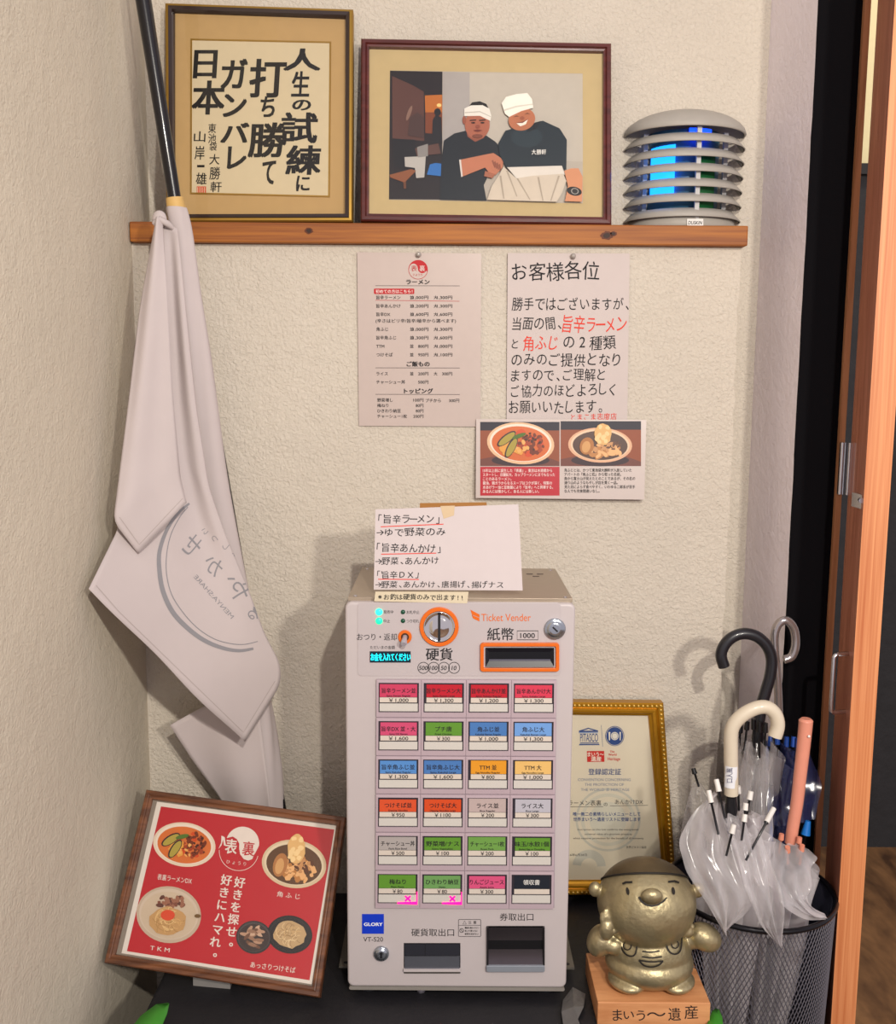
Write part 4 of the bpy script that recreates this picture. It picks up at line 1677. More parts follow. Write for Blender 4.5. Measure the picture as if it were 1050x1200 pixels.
for (c, rx, ry, rim, inn, soup, bits, kd) in spec:
    (x, y), = KP(c)
    rx, ry = rx * kp, ry * kp
    zt_ = bowl(g, mpf, x, y, rx, ry, z0, rim, inn, soup, ROT, bits, ord(kd))
    rnd = random.Random(ord(kd))
    if kd == 'r':
        slices(g, mpf, x, y, rx, ry, zt_ + .0001, 6)
    elif kd == 'k':
        kaku_top(g, mpf, x, y, rx, ry, zt_ + .0001)
    elif kd == 't':
        zt_ += .0001
        for i in range(30):
            g.ell(mpf, x + rx * rnd.uniform(-.3, .45), y + ry * rnd.uniform(-.62, -.25), rx * .09, ry * .07, mat(rnd.choice(('#7a4636', '#93604a', '#5c342a'))), zt_, rnd.uniform(0, 180), n=8, wob=.2)
            zt_ += .00002
        g.ell(mpf, x - 1, y + ry * .22, rx * .56, ry * .50, mat('#b98f5c'), zt_, 0, n=20, wob=.06)
        for i in range(26):
            zt_ += .00002
            cx, cy = x + rx * rnd.uniform(-.28, .28), y + ry * rnd.uniform(-.02, .5)
            g.ring(mpf, cx, cy, rx * rnd.uniform(.15, .3), ry * rnd.uniform(.1, .22), .9, mat(rnd.choice(('#d8b47c', '#caa066', '#a87f4c'))), zt_, rnd.uniform(0, 180), n=16, a0=0, a1=rnd.uniform(120, 260))
        g.ell(mpf, x - rx * .02, y + ry * .02, rx * .22, ry * .19, mat('#cf4a30', .3), zt_ + .0001, n=16)
        g.ell(mpf, x + rx * .9, y + ry * .05, rx * .10, ry * .07, mat('#6b5030', .3), zt_ + .0001, n=10)
    elif kd == 'd':
        for i in range(22):
            zt_ += .00003
            a, k = rnd.uniform(0, 2 * pi), .55 * sqrt(rnd.random())
            g.ell(mpf, x + rx * k * cos(a), y + ry * k * sin(a), rx * .26, ry * .11, mat(rnd.choice(('#8f6b55', '#b08a70', '#6b4a3a', '#c2a086'))), zt_, rnd.uniform(-60, 40), n=10, wob=.12)
    else:
        g.ell(mpf, x, y, rx * .70, ry * .72, mat('#b99a70'), zt_ + .0001, n=22, wob=.07)
        for i in range(40):
            zt_ += .00002
            a, k = rnd.uniform(0, 2 * pi), .5 * sqrt(rnd.random())
            g.ring(mpf, x + rx * k * cos(a), y + ry * k * sin(a), rx * rnd.uniform(.12, .25), ry * rnd.uniform(.1, .2), .7, mat(rnd.choice(('#d9bf94', '#caa878', '#9c7c54'))), zt_ + .0002, rnd.uniform(0, 180), n=14, a0=0, a1=rnd.uniform(100, 250))
build('bowl_photograph', g, r_)
g = Geo()
PW = mat('#dccfc4', .5)
PR = mat('#b3222c', .4, var=.02)
Kc = zz(230, 950, 100 / 1050)
zq = -.0048
# crest: swirl of white over a fine ring
pts = []
for i in range(18):
    a = radians(198 + i * 10.0)
    pts.append((560 + 205 * cos(a), 395 + 205 * sin(a)))
pts += [(725, 500), (700, 540), (680, 590), (630, 608), (575, 590), (530, 530), (518, 460), (520, 400), (490, 345), (440, 312), (398, 322)]
g.poly(mpf, Kc(*pts), PW, zq)
g.poly(mpf, Kc((300, 300), (340, 320), (355, 430), (330, 420), (320, 350), (300, 420), (262, 465), (295, 390)), PW, zq)
cc = [(515 + 243 * cos(radians(a)), 490 + 243 * sin(radians(a))) for a in range(15, 186, 8)]
g.stroke(mpf, Kc(*cc), .6, PW, zq)
g.tbox(mpf, '表', *Kc((350, 345))[0], *Kc((490, 525))[0], PW, bold=.02, z=zq + .0002, rot=6)
g.tbox(mpf, '裏', *Kc((560, 375))[0], *Kc((705, 548))[0], PR, bold=.015, z=zq + .0002, rot=6)
for i, ch in enumerate('ひょうり'):
    (x, y), = Kc((383 + i * 68, 622 + i * 9))
    g.text(mpf, ch, x, y, 5, PW, anchor='c', rot=8, z=zq)
build('crest', g, r_, label='white crest')
g = Geo()


def vert(t, x0, y0, x1, y1, h, bold=.02):
    n = len(t)
    for i, ch in enumerate(t):
        a = (i + .5) / n
        (x, y), = KP((x0 + (x1 - x0) * a, y0 + (y1 - y0) * a))
        if ch == '。':
            x += 2.5
            y -= 3
        g.text(mpf, ch, x, y, h, PW, anchor='c', bold=bold, rot=7, z=zq)


vert('好きを探せ。', 580, 395, 530, 688, 13.5)
vert('好きにハマれ。', 527, 385, 466, 730, 13.5)
for t, x, y, w, h in (('表裏ラーメンDX', 317, 405, 138, 7.6), ('角 ふ じ', 770, 470, 92, 7.0), ('T K M', 258, 683, 78, 7.0), ('あっさりつけそば', 708, 757, 180, 7.8)):
    (a, b), = KP((x, y))
    g.text(mpf, t, a, b, h, PW, anchor='c', w=w * kp, rot=7.5, bold=.006, z=zq)
build('lettering', g, r_)
g = Geo()
g.add([x + n_ * -.0030 for x in inset(cs, .0128)], [(0, 1, 2, 3)], GLASS)
build('glass_pane', g, r_)
# prop at the back and the small clear foot under the lower edge
g = Geo()
mid = (cs[0] + cs[1]) / 2 * .75 + (cs[2] + cs[3]) / 2 * .25 + n_ * -.014
ft = V((mid.x, mid.y + .05, .0015))
s_ = u_ * .025
g.hexa([mid - s_, mid + s_, ft + s_, ft - s_], [mid - s_ + V((0, .004, 0)), mid + s_ + V((0, .004, 0)), ft + s_ + V((0, .004, 0)), ft - s_ + V((0, .004, 0))], mat('#2a2420', .7))
build('back_strut', g, r_)
g = Geo()
a, b = mpf(222, 1136, -.016), mpf(266, 1143, -.016)
g.hexa([V((a.x, a.y, 0.0)), V((b.x, b.y, 0.0)), V((b.x, b.y + .02, 0.0)), V((a.x, a.y + .02, 0.0))],
       [V((a.x, a.y, a.z + .004)), V((b.x, b.y, b.z + .004)), V((b.x, b.y + .02, b.z + .012)), V((a.x, a.y + .02, a.z + .012))], mat('#8a8784', .3))
build('support_block', g, r_)

# ================================================================== GOLD CERTIFICATE FRAME
qc = [(628, 822), (777, 823.5), (793, 1048), (622, 1048)]
pl, cs, N = leaning(qc, -0.032, -0.024)
GILT = mat('#b5811c', .3, .55, var=.12, scale=120)
GILTL = mat('#d8b25a', .3, .6)
r_ = root('framed_certificate', 'ornate gold framed certificate standing behind the statuette against the wall', 'framed certificate', (cs[2] + cs[3]) / 2)
g = Geo()
g.moulding(cs, N, [(0, -0.016), (0, 0.002), (0.002, 0.004), (0.008, 0.0035), (0.010, 0.001), (0.013, .004), (0.017, .0035), (0.019, 0.0005), (0.0225, -.001), (0.0235, -.005)], GILT)
build('frame_moulding', g, r_)
g = Geo()
U = (cs[1] - cs[0])
Dn = (cs[3] - cs[0])
for (a, b) in ((cs[0], cs[1]), (cs[1], cs[2]), (cs[3], cs[2])):
    L_ = (b - a).length
    nn = int(L_ / .0075)
    dirv = (b - a) / L_
    ins = (Dn.normalized() if (a, b) == (cs[0], cs[1]) else (-U.normalized() if a is cs[1] else -Dn.normalized())) * .005
    for i in range(nn):
        c = a + dirv * (.004 + i * L_ / nn) + ins + N * .0038
        g.ball(c, (.0028, .0018, .0022), GILTL, 8, 6, Matrix.Rotation(radians(35), 3, 'Y'))
build('beaded_edge', g, r_)
g = Geo()
backing(g, inset(cs, .004), N, -0.015, -0.0056, mat('#4a3a28'))
build('backing_board', g, r_)
g = Geo()
g.add([x + N * -.0052 for x in inset(cs, .022)], [(0, 1, 2, 3)], mat('#d3c9b4', .7, var=.02))
build('certificate', g, r_)
KG = zz(660, 840, 120 / 1050)
KH = zz(660, 930, 120 / 1050)
NAVY = mat('#23427c', .6)
SOFT = mat('#bcb9ac', .7)
za = -.0048
g = Geo()
(x, y), = KH((465, 280))
g.ring(pl, x, y, 37, 36, 2.6, SOFT, za - .0002)
g.ring(pl, x, y, 30, 29, 4.0, mat('#c6c2b2', .7), za - .0002)
g.ell(pl, x, y, 22, 21, mat('#c8c4b4', .7), za - .0002)
(x, y), = KH((270, 760))
g.ring(pl, x, y, 14.5, 14.5, 10, SOFT, za - .0002, a0=185, a1=360)
build('watermark', g, r_)
g = Geo()
g.poly(pl, KG((165, 152), (262, 122), (362, 150), (362, 165), (165, 168)), NAVY, za)
g.poly(pl, KG((205, 152), (262, 134), (318, 150)), mat('#d3c9b4', .7, var=.02), za + .0002)
g.rect(pl, *KG((165, 168))[0], *KG((362, 178))[0], mat('#8a9ab8'), za + .0001)
g.tbox(pl, 'PITASCO', *KG((178, 182))[0], *KG((362, 266))[0], NAVY, bold=.004, z=za)
g.poly(pl, KG((178, 275), (368, 275), (378, 300), (165, 302)), NAVY, za)
g.rect(pl, *KG((172, 284))[0], *KG((372, 289))[0], mat('#c9c4b8'), za + .0002)
g.stroke(pl, KG((395, 95), (410, 318)), .5, mat('#6b7690'), za)
(x, y), = KG((533, 207))
g.ell(pl, x, y, 11.2, 11.8, NAVY, za)
g.ring(pl, x, y, 10.2, 10.8, .5, mat('#d3c9b4'), za + .0002)
g.ell(pl, x, y, 4.6, 4.8, mat('#dcd6c8'), za + .0002)
g.ring(pl, x, y, 3.4, 3.5, .4, NAVY, za + .0004, n=24)
for sx in (-6.2, 6.4):
    g.stroke(pl, [(x + sx, y - 4.8), (x + sx, y + 5)], [2.2, 1.2] if sx < 0 else [1.6, 1.0], mat('#dcd6c8'), za + .0002)
build('blue_emblem', g, r_, label='navy temple and plate emblems')
g = Geo()
CR = mat('#c02a24', .6)
g.poly(pl, KG((247, 362), (425, 360), (428, 472), (250, 474)), CR, za)
CW_ = mat('#e6dccc')
g.text(pl, 'まいう〜', *KG((337, 395))[0], 6, CW_, anchor='c', w=19, bold=.02, z=za + .0003)
g.text(pl, '遺産', *KG((342, 442))[0], 6.2, CW_, anchor='c', w=12, bold=.02, z=za + .0003)
for t, yy, xx, h in (('The', 366, 507, 3.4), ('World', 397, 510, 3.6)):
    g.text(pl, t, *KG((xx, yy))[0], h, CR, anchor='c', bold=.02, z=za)
g.text(pl, 'Heritage', *KG((462, 440))[0], 5.2, CR, w=14.5, bold=.01, z=za)
build('red_emblem', g, r_, label='red title block')
g = Geo()
g.text(pl, '登録認定証', *KG((262, 575))[0], 8, NAVY, w=38.5, bold=.008, z=za)
GY = mat('#7a8398', .6)
g.text(pl, 'CONVENTION CONCERNING', *KG((155, 655))[0], 4.6, GY, w=62, z=za)
g.text(pl, 'THE PROTECTION OF', *KG((225, 705))[0], 4.6, GY, w=46, z=za)
g.text(pl, 'THE WORLD ま HERITAGE', *KG((185, 757))[0], 4.6, GY, w=57, z=za)
DK_ = mat('#2a2a30', .7)
g.text(pl, '旨辛ラーメン表裏', *KH((-60, 108))[0], 7.0, DK_, w=52, z=za)
g.text(pl, 'の', *KH((420, 122))[0], 5.4, DK_, z=za)
g.text(pl, 'あんかけDX', *KH((535, 97))[0], 6.4, DK_, w=33, z=za)
g.stroke(pl, KH((-60, 148), (415, 146)), .45, DK_, za)
g.stroke(pl, KH((485, 138), (875, 132)), .45, DK_, za)
g.text(pl, '唯一無二の素晴らしいメニューとして', *KH((105, 222))[0], 5.0, NAVY, w=79, bold=.015, z=za)
g.text(pl, '世界まいう〜遺産リストに登録します', *KH((108, 276))[0], 5.0, NAVY, w=79, bold=.015, z=za)
for t, x0, x1, yy in (('Inscription on this List confirms the exceptional', 152, 775, 380), ('universal value of a gourmet property', 225, 712, 427), ('which requires protection for the benefit of all humanity', 105, 830, 470)):
    g.text(pl, t, *KH((x0, yy))[0], 3.0, DK_, w=(x1 - x0) * 120 / 1050, z=za)
g.text(pl, '世界ピタスコ協会', *KH((650, 563))[0], 3.2, DK_, w=24, z=za)
g.text(pl, '2016年6月28日', *KH((20, 642))[0], 3.4, DK_, w=26, z=za)
build('lettering', g, r_)
g = Geo()
g.add([x + N * -.0015 for x in inset(cs, .0222)], [(0, 1, 2, 3)], GLASS)
build('glass_pane', g, r_)

# ================================================================== BRONZE STATUETTE
BRONZE = mat('#aa9d7a', .40, .75, var=.5, scale=38, bump=.8, bscale=120, bdist=.0012)
CAPM = mat('#6e614a', .42, .8, var=.35, scale=38, bump=.5, bscale=160, bdist=.0008)
DARKL = mat('#1f1a14', .6)
BASEW = wood('plinth_wood', '#b9794a', '#d89a68', 'X', 40, .6, .15, 0)
fb = [PZ(701, 1176.5, .034), PZ(832, 1173.5, .034)]
x0, x1 = fb[0].x, fb[1].x
yf = (fb[0].y + fb[1].y) / 2
bx = (x0 + x1) / 2
r_ = root('statuette', 'bronze statuette of a smiling chubby figure in cap and overalls on a wooden plinth', 'statuette', (bx, yf + .06, 0.0005))
g = Geo()
g.box((x0, yf, 0.0005), (x1, yf + .118, .034), BASEW)
build('plinth', g, r_, bevel=.0012)
g = Geo()
mpb = Plane((0, yf - .0004, 0), (0, -1, 0))
for ch, xa, xb, ya, yb2 in (('ま', 718, 729, 1183, 1196), ('い', 731, 743, 1185, 1194), ('う', 746, 756, 1184, 1196), ('〜', 758, 780, 1186, 1191), ('遺', 783, 798, 1181, 1196), ('産', 802, 818, 1178, 1194)):
    g.tbox(mpb, ch, xa, ya, xb, yb2, INK, z=.0002, rot=-2)
build('lettering', g, r_)
cy = yf + .060
HC = P(757.5, 1057, cy)
HR = V((.0695, .062, .0605))
BC = P(760, 1120, cy)
BC.z = .078
BR_ = V((.060, .052, .050))
g = Geo()
g.ball(HC, HR, BRONZE, 40, 28)
g.ball(BC, BR_, BRONZE, 36, 24)
g.ball((BC.x, BC.y - .004, .062), (.0625, .054, .032), BRONZE, 36, 20)


def ab(px, py, Y, r, rot=None):
    g.ball(P(px, py, Y), r, BRONZE, 18, 14, rot)


ab(697.5, 1042, cy, (.0095, .008, .011))
ab(818, 1043, cy, (.0095, .008, .011))
ab(764, 1050, cy - .0535, (.0150, .0085, .0105))
Ry = lambda d: Matrix.Rotation(radians(d), 3, 'Y')
ab(704, 1102, cy - .012, (.019, .019, .024), Ry(25))
ab(826, 1098, cy - .012, (.025, .019, .019), Ry(30))
ab(718, 1107, cy - .02, (.016, .014, .013))
ab(811, 1100, cy - .008, (.018, .014, .014))
# raised hand: palm, four fingers and a thumb
pb = P(711, 1090, cy - .034)
g.ball(pb, (.0105, .0085, .015), BRONZE, 14, 10)
for i, (dx, dz, l) in enumerate(((-.0075, .012, .021), (-.0028, .015, .026), (.0022, .0145, .025), (.0068, .011, .019))):
    t = pb + V((dx * .7, -.001, .004))
    g.tube([t, t + V((dx * .25, .001, l * .6)), t + V((dx * .3, .004, l))], [.0034, .0033, .0024], BRONZE, 8)
g.tube([pb + V((.006, -.002, -.004)), pb + V((.014, -.004, .002)), pb + V((.018, -.005, .008))], [.0036, .0034, .0025], BRONZE, 8)
pb = P(806, 1091, cy - .03)
g.ball(pb, (.009, .0075, .009), BRONZE, 14, 10)
for dx, dz in ((-.008, .004), (-.004, .009), (.001, .0105), (.006, .008)):
    g.tube([pb, pb + V((dx, -.003, dz)), pb + V((dx * 1.15, -.001, dz * 1.25))], [.0034, .0032, .0024], BRONZE, 8)
g.tube([pb + V((-.004, -.003, -.004)), pb + V((-.011, -.005, -.003))], [.0034, .0026], BRONZE, 8)
# feet splayed on the plinth
for fx, rz in ((-.036, 28), (.036, -28)):
    M3 = Matrix.Rotation(radians(rz), 3, 'Z')
    c = V((BC.x + fx, yf + .034, .0445))
    g.ball(c, (.024, .030, .0105), BRONZE, 20, 12, M3)
fig = build('figure', g, r_)
rm = fig.modifiers.new('remesh', 'REMESH')
rm.mode = 'VOXEL'
rm.voxel_size = .0016
rm.use_smooth_shade = True
sm = fig.modifiers.new('smooth', 'SMOOTH')
sm.factor = .5
sm.iterations = 4
g = Geo()
nrm = V((0, .60, .80)).normalized()
R2 = HR * 1.014
vs, fs, idx = [], [], {}
NU, NV = 48, 14
ua = nrm.cross(V((1, 0, 0))).normalized()
ux = V((1, 0, 0))
tmax = radians(60)
for j in range(NV + 1):
    th = tmax * j / NV
    for i in range(NU):
        a = 2 * pi * i / NU
        d = nrm * cos(th) + (ux * cos(a) + ua * sin(a)) * sin(th)
        vs.append(HC + V((d.x * R2.x, d.y * R2.y, d.z * R2.z)))
for j in range(NV):
    for i in range(NU):
        fs.append((j * NU + i, (j + 1) * NU + i, (j + 1) * NU + (i + 1) % NU, j * NU + (i + 1) % NU))
g.add(vs, fs, CAPM, True)
rim = [vs[NV * NU + i] for i in range(NU)] + [vs[NV * NU]]
g.tube(rim, .0015, DARKL, 8, cap=False)
build('cap', g, r_, label='dark bronze cap')
g = Geo()
hb = Ball(HC, HR)
KS = zz(670, 980, 190 / 1036)
zf = .0009
g.stroke(hb, KS((325, 306), (345, 296), (388, 294)), [2.2, 2.6, 2.2], DARKL, zf)
g.stroke(hb, KS((615, 293), (655, 288), (685, 298)), [2.2, 2.6, 2.2], DARKL, zf)
for p in ((358, 352), (648, 350)):
    (x, y), = KS(p)
    g.ell(hb, x, y, 1.9, 4.6, DARKL, zf, -10, n=14)
mth = [(430, 388), (445, 415), (475, 438), (512, 445), (550, 438), (585, 415), (606, 392)]
nb = None
g.stroke(hb, KS(*mth), [2.5, 2.2, 2, 2, 2, 2, 1.4], DARKL, .0016)
build('face_line', g, r_, label='dark lines of the smiling face')
g = Geo()
bb = Ball(BC, BR_)
for pts in ([(312, 640), (318, 700), (340, 745), (378, 765), (410, 745), (424, 640)], [(600, 632), (605, 700), (625, 740), (662, 752), (692, 722), (700, 625)], [(442, 640), (460, 672), (500, 690), (545, 685), (588, 645)],
            [(452, 735), (505, 740), (560, 733)], [(450, 768), (512, 775), (575, 768)], [(430, 790), (462, 822), (510, 832), (555, 820), (582, 795)], [(430, 790), (505, 800), (582, 795)]):
    pts = [(v.x, v.y) for v in smooth_path([(x, y, 0) for x, y in pts], 24)]
    g.stroke(bb, KS(*pts), 1.8, DARKL, .0016)
for p, r in (((358, 700), 24), ((657, 692), 22)):
    (x, y), = KS(p)
    g.ring(bb, x, y, r * .183, r * .2, 1.4, DARKL, .0016, n=18)
build('overall_line', g, r_, label='dark lines of the overalls')

# ================================================================== UMBRELLA STAND
SC = V((0.46, -0.205, FLOOR_Z))
RT, RB = 0.121, 0.104
ztop_ = P(882, 1040, SC.y).z
r_ = root('umbrella_stand', 'black wire mesh umbrella stand holding four umbrellas beside the statuette', 'umbrella stand', (SC.x, SC.y, FLOOR_Z))
WIRE = mat('#6a6870', .4, .5)
H = ztop_ - FLOOR_Z


def sp_(a, t, dr=0):
    R = RB + (RT - RB) * t + dr
    return V((SC.x + R * cos(a), SC.y + R * sin(a), FLOOR_Z + .012 + (H - .012) * t))


g = Geo()
A_ = radians(150)
a_s, a_e = radians(-205), radians(-22)
nst = 60
span = a_e - a_s
for sgn in (1, -1):
    for k in range(-34, nst + 34):
        pts = []
        for q in range(33):
            t = q / 32
            a = a_s + span * (k / nst) + sgn * t * span * .55
            if a_s <= a <= a_e:
                pts.append((a, t))
        if len(pts) < 2:
            continue
        w = .0048
        da = .0008 / RT
        vs = []
        for a, t in pts:
            vs += [sp_(a - da, t), sp_(a + da, t), sp_(a, t, .0008)]
        fs = []
        for i in range(len(pts) - 1):
            for e in ((0, 2), (2, 1), (1, 0)):
                fs.append((i * 3 + e[0], i * 3 + e[1], i * 3 + 3 + e[1], i * 3 + 3 + e[0]))
        g.add(vs, fs, WIRE)
build('mesh_wall', g, r_, fix=False)
g = Geo()
vs = []
n = 40
for i in range(n + 1):
    a = a_e + (2 * pi + a_s - a_e) * i / n
    vs += [sp_(a, 0), sp_(a, 1)]
g.add(vs, [(2 * i, 2 * i + 2, 2 * i + 3, 2 * i + 1) for i in range(n)], mat('#2c2c38', .4, .2), True)
build('plain_panel', g, r_, solid=.0015, label='smooth dark panel')
g = Geo()
g.tube([V((SC.x + RT * cos(2 * pi * i / 48), SC.y + RT * sin(2 * pi * i / 48), ztop_)) for i in range(49)], .0042, mat('#131217', .3, .3), 10, cap=False)
build('rim', g, r_)
g = Geo()
g.lathe((SC.x, SC.y, FLOOR_Z), [(0, .0), (RB + .003, 0), (RB + .003, .014), (RB - .002, .014), (RB - .002, .004), (0, .004)], mat('#1a191e', .5), 40)
build('base_tray', g, r_)

# ================================================================== UMBRELLAS
CLEAR = vinyl('clear_vinyl', '#d6d2d2', .24)
FROST = vinyl('frosted_vinyl', '#e6e2e4', .40)
NAVYV = vinyl('navy_vinyl', '#39406e', .62)
BLK = mat('#141418', .35, coat=.2)


def canopy(g, B, T, n, rt, fold, m, seed, s0=.08, over=.0):
    """folded canopy: pleats between the ribs, gathered to the shaft at the ferrule"""
    rnd = random.Random(seed)
    ax = (T - B)
    L_ = ax.length
    ax.normalize()
    ex = ax.cross(V((0, 1, 0))).normalized()
    ey = ax.cross(ex)
    NU = n * 8
    NV = 26
    ph = rnd.uniform(0, 6)
    amp = [rnd.uniform(.6, 1.25) for _ in range(n)]
    vs = []
    for j in range(NV + 1):
        t = s0 + (1 - s0) * j / NV
        for i in range(NU):
            th = 2 * pi * i / NU
            gi = int(i / 8)
            w = sin(pi * (i % 8) / 8)
            r = rt * (.25 + .75 * t) + fold * t * amp[gi] * w
            r += .003 * sin(9 * th + 14 * t + ph) * t
            tw = th + .9 * t * w + ph
            z = L_ * t - (.03 * w * amp[gi] * t if j > NV * .7 else 0)
            q = B + ax * z + ex * (r * cos(tw)) + ey * (r * sin(tw))
            dx, dy = q.x - SC.x, q.y - SC.y
            hh = min(1, max(0, (q.z - FLOOR_Z) / H))
            lim = (RB + (RT - RB) * hh - .006)
            rr = sqrt(dx * dx + dy * dy)
            if q.z < ztop_ + .01 and rr > lim:
                q.x, q.y = SC.x + dx / rr * lim, SC.y + dy / rr * lim
            q.y = min(q.y, -.09 if q.x > .46 else -.02)
            vs.append(q)
    fs = [(j * NU + i, j * NU + (i + 1) % NU, (j + 1) * NU + (i + 1) % NU, (j + 1) * NU + i) for j in range(NV) for i in range(NU)]
    g.add(vs, fs, m, True)


def umbrella(label, handle_px, Y, hr, hm, shaft_px, foot, shaft_m, can_m, tips, tip_m, rib_m, rt, fold, seed, can_top, n=8, flat_end=False, taper=None):
    """handle path and shaft start are measured; foot is the ferrule inside the stand"""
    hp = smooth_path([P(x, y, Y) for x, y in handle_px], 48)
    s0 = P(*shaft_px, Y)
    r = root('umbrella', label, 'umbrella', foot, group='umbrellas in the stand')
    g = Geo()
    rad = taper(len(hp)) if taper else [hr] * len(hp)
    g.tube(hp, rad, hm, 18)
    build('handle', g, r)
    g = Geo()
    g.tube([hp[-1], V(foot) + V((0, 0, .03))], .0042, shaft_m, 10)
    g.tube([V(foot) + V((0, 0, .03)), V(foot)], [.004, .0025], BLK, 8)
    build('shaft', g, r)
    T = hp[-1].lerp(V(foot), can_top)
    T2 = hp[-1].lerp(V(foot), max(0.012, can_top - .02))
    g = Geo()
    g.tube([hp[-1].lerp(V(foot), .004), T2, T2.lerp(V(foot), .02), T2.lerp(V(foot), .05)], [.0075, .008, .0095, .006], BLK, 12)
    build('runner', g, r)
    g = Geo()
    canopy(g, V(foot) + V((0, 0, .02)), T, n, rt, fold, can_m, seed)
    build('canopy', g, r)
    for (a, b, c, d, yy, ye) in tips:
        p0, p1 = P(a, b, yy), P(c, d, ye)
        g = Geo()
        g.tube([p0, p0.lerp(p1, .28), p0.lerp(p1, .3), p1], [.0032, .0036, .0017, .0017], rib_m, 8)
        rb = build('rib', g, r)
        g = Geo()
        g.tube([p0 + (p0 - p1).normalized() * .001, p0.lerp(p1, .27)], [.0036, .0040], tip_m, 10)
        build('rib_tip', g, rb)
    return r


FZ = FLOOR_Z + .012
umbrella('umbrella with a black crook handle, tallest in the mesh stand', [(848.5, 781), (845, 768), (849, 756), (858, 747), (871, 742.5), (886, 745.5), (898, 756), (904, 771), (903, 789), (898, 808), (893, 825), (889, 848)], -0.145, .0088, mat('#1d1d22', .32, coat=.3),
         (889, 848), (.455, -.19, FZ), BLK, CLEAR,
         [(876, 846, 872, 880, -.15, -.16), (883, 843, 884, 885, -.17, -.17), (890, 846, 890, 888, -.18, -.18), (897, 848, 896, 885, -.16, -.16), (812.5, 901, 819, 922, -.16, -.17), (868, 850, 866, 882, -.14, -.15)], BLK, BLK, .024, .018, 3, .03)
umbrella('umbrella with a clear silvery crook handle, rearmost in the stand near the black panel', [(919, 773), (928, 769), (932.5, 755), (930.5, 737), (922, 727), (912.5, 731), (907.5, 744), (908, 765), (910.5, 790), (912, 815), (913, 850)], -0.115, .0066, mat('#a8a09f', .12, .75),
         (913, 850), (.478, -.185, FZ), mat('#9c8888', .3, .6), NAVYV,
         [(903, 864, 901, 905, -.13, -.15), (911, 862, 911, 900, -.15, -.16), (922, 864, 920, 905, -.14, -.15), (930, 864, 927, 905, -.14, -.15), (936, 866, 934, 905, -.15, -.16), (945, 970, 940, 1000, -.19, -.19)], mat('#1f4aa0', .35), BLK, .026, .024, 5, .03)
umbrella('clear vinyl umbrella with an ivory white crook handle bearing a small label', [(908, 863), (911.5, 850), (908.5, 837), (899, 829), (887, 829.5), (873, 836), (862, 846), (857, 858), (856.5, 880), (857, 905), (857, 931)], -0.262, .0098, mat('#cfc3ae', .4, coat=.2),
         (857, 931), (.435, -.235, FZ), BLK, FROST,
         [(830.5, 927, 842, 978, -.292, -.318), (839.5, 914, 851, 965, -.27, -.296), (880, 928, 874, 962, -.28, -.29), (874, 942, 871, 970, -.29, -.30), (873, 955, 869, 985, -.30, -.312), (860, 967, 851, 1003, -.325, -.335), (906.5, 948, 874, 1008, -.275, -.33), (865, 922, 866, 950, -.24, -.24)], mat('#dcd8d2', .4), BLK, .030, .026, 8, .035)
umbrella('clear vinyl umbrella with a straight salmon pink handle, at the right of the mesh stand', [(944.5, 842), (944, 850), (941.5, 875), (938, 905), (934, 940), (929, 970), (926.5, 988)], -0.235, .0095, mat('#d98f78', .35, coat=.25),
         (926.5, 988), (.475, -.225, FZ), BLK, FROST,
         [(916, 978, 913, 1000, -.245, -.245), (923, 993, 923, 1012, -.275, -.265), (937, 982, 934, 1003, -.25, -.25), (940, 991, 937, 1013, -.265, -.26), (931, 978, 930, 990, -.22, -.22)], mat('#d88a70', .4), mat('#d88a70', .4), .026, .022, 11, .02,
         taper=lambda k: [.0070 + .0032 * min(1, i / 4) if i < 5 else .0102 - .0018 * (i / k) for i in range(k)])
# extra pieces of the umbrellas: draped vinyl over the rim, label, dot
um = [o for o in bpy.data.objects if o.name.startswith('umbrella') and o.get('category') == 'umbrella']
um.sort(key=lambda o: o.name)
UB, US, UW, USAL = um


def crinkle(seed, a=.010):
    r = random.Random(seed)
    k = [(r.uniform(5, 26), r.uniform(-9, 14), r.uniform(0, 6), r.uniform(.3, 1)) for _ in range(7)]
    return lambda u, t: a * sum(w * sin(x * u + y * t + p) for x, y, p, w in k) / 2


g = Geo()
g.ruled([(838, 925, -.262), (815, 950, -.285), (794, 985, -.31), (803, 1020, -.338), (826, 1055, -.344), (848, 1092, -.346)],
        [(846, 955, -.285), (862, 985, -.318), (877, 1030, -.338), (884, 1058, -.346), (872, 1075, -.347), (851, 1094, -.347)], FROST, 20, 36, crinkle(1))
build('vinyl_flap', g, UW)
g = Geo()
g.ruled([(846, 955, -.285), (862, 1000, -.330), (872, 1040, -.342), (890, 1082, -.347), (911, 1107, -.348)],
        [(884, 955, -.27), (900, 1005, -.325), (913, 1040, -.342), (919, 1068, -.348), (916, 1109, -.349)], FROST, 20, 36, crinkle(2))
build('vinyl_flap', g, UW)
g = Geo()
g.ruled([(850, 960, -.29), (856, 985, -.30), (866, 1010, -.32), (880, 1032, -.335)],
        [(905, 955, -.265), (903, 990, -.29), (904, 1015, -.315), (906, 1040, -.335)], FROST, 20, 24, crinkle(5, .005))
build('vinyl_flap', g, UW)
g = Geo()
g.ruled([(905, 985, -.265), (898, 1010, -.30), (903, 1040, -.335), (918, 1062, -.345), (940, 1072, -.343), (967, 1077, -.335)],
        [(945, 992, -.25), (957, 1003, -.27), (955, 1030, -.30), (945, 1055, -.325), (955, 1066, -.333), (968, 1073, -.333)], FROST, 20, 36, crinkle(3))
build('vinyl_flap', g, USAL)
g = Geo()
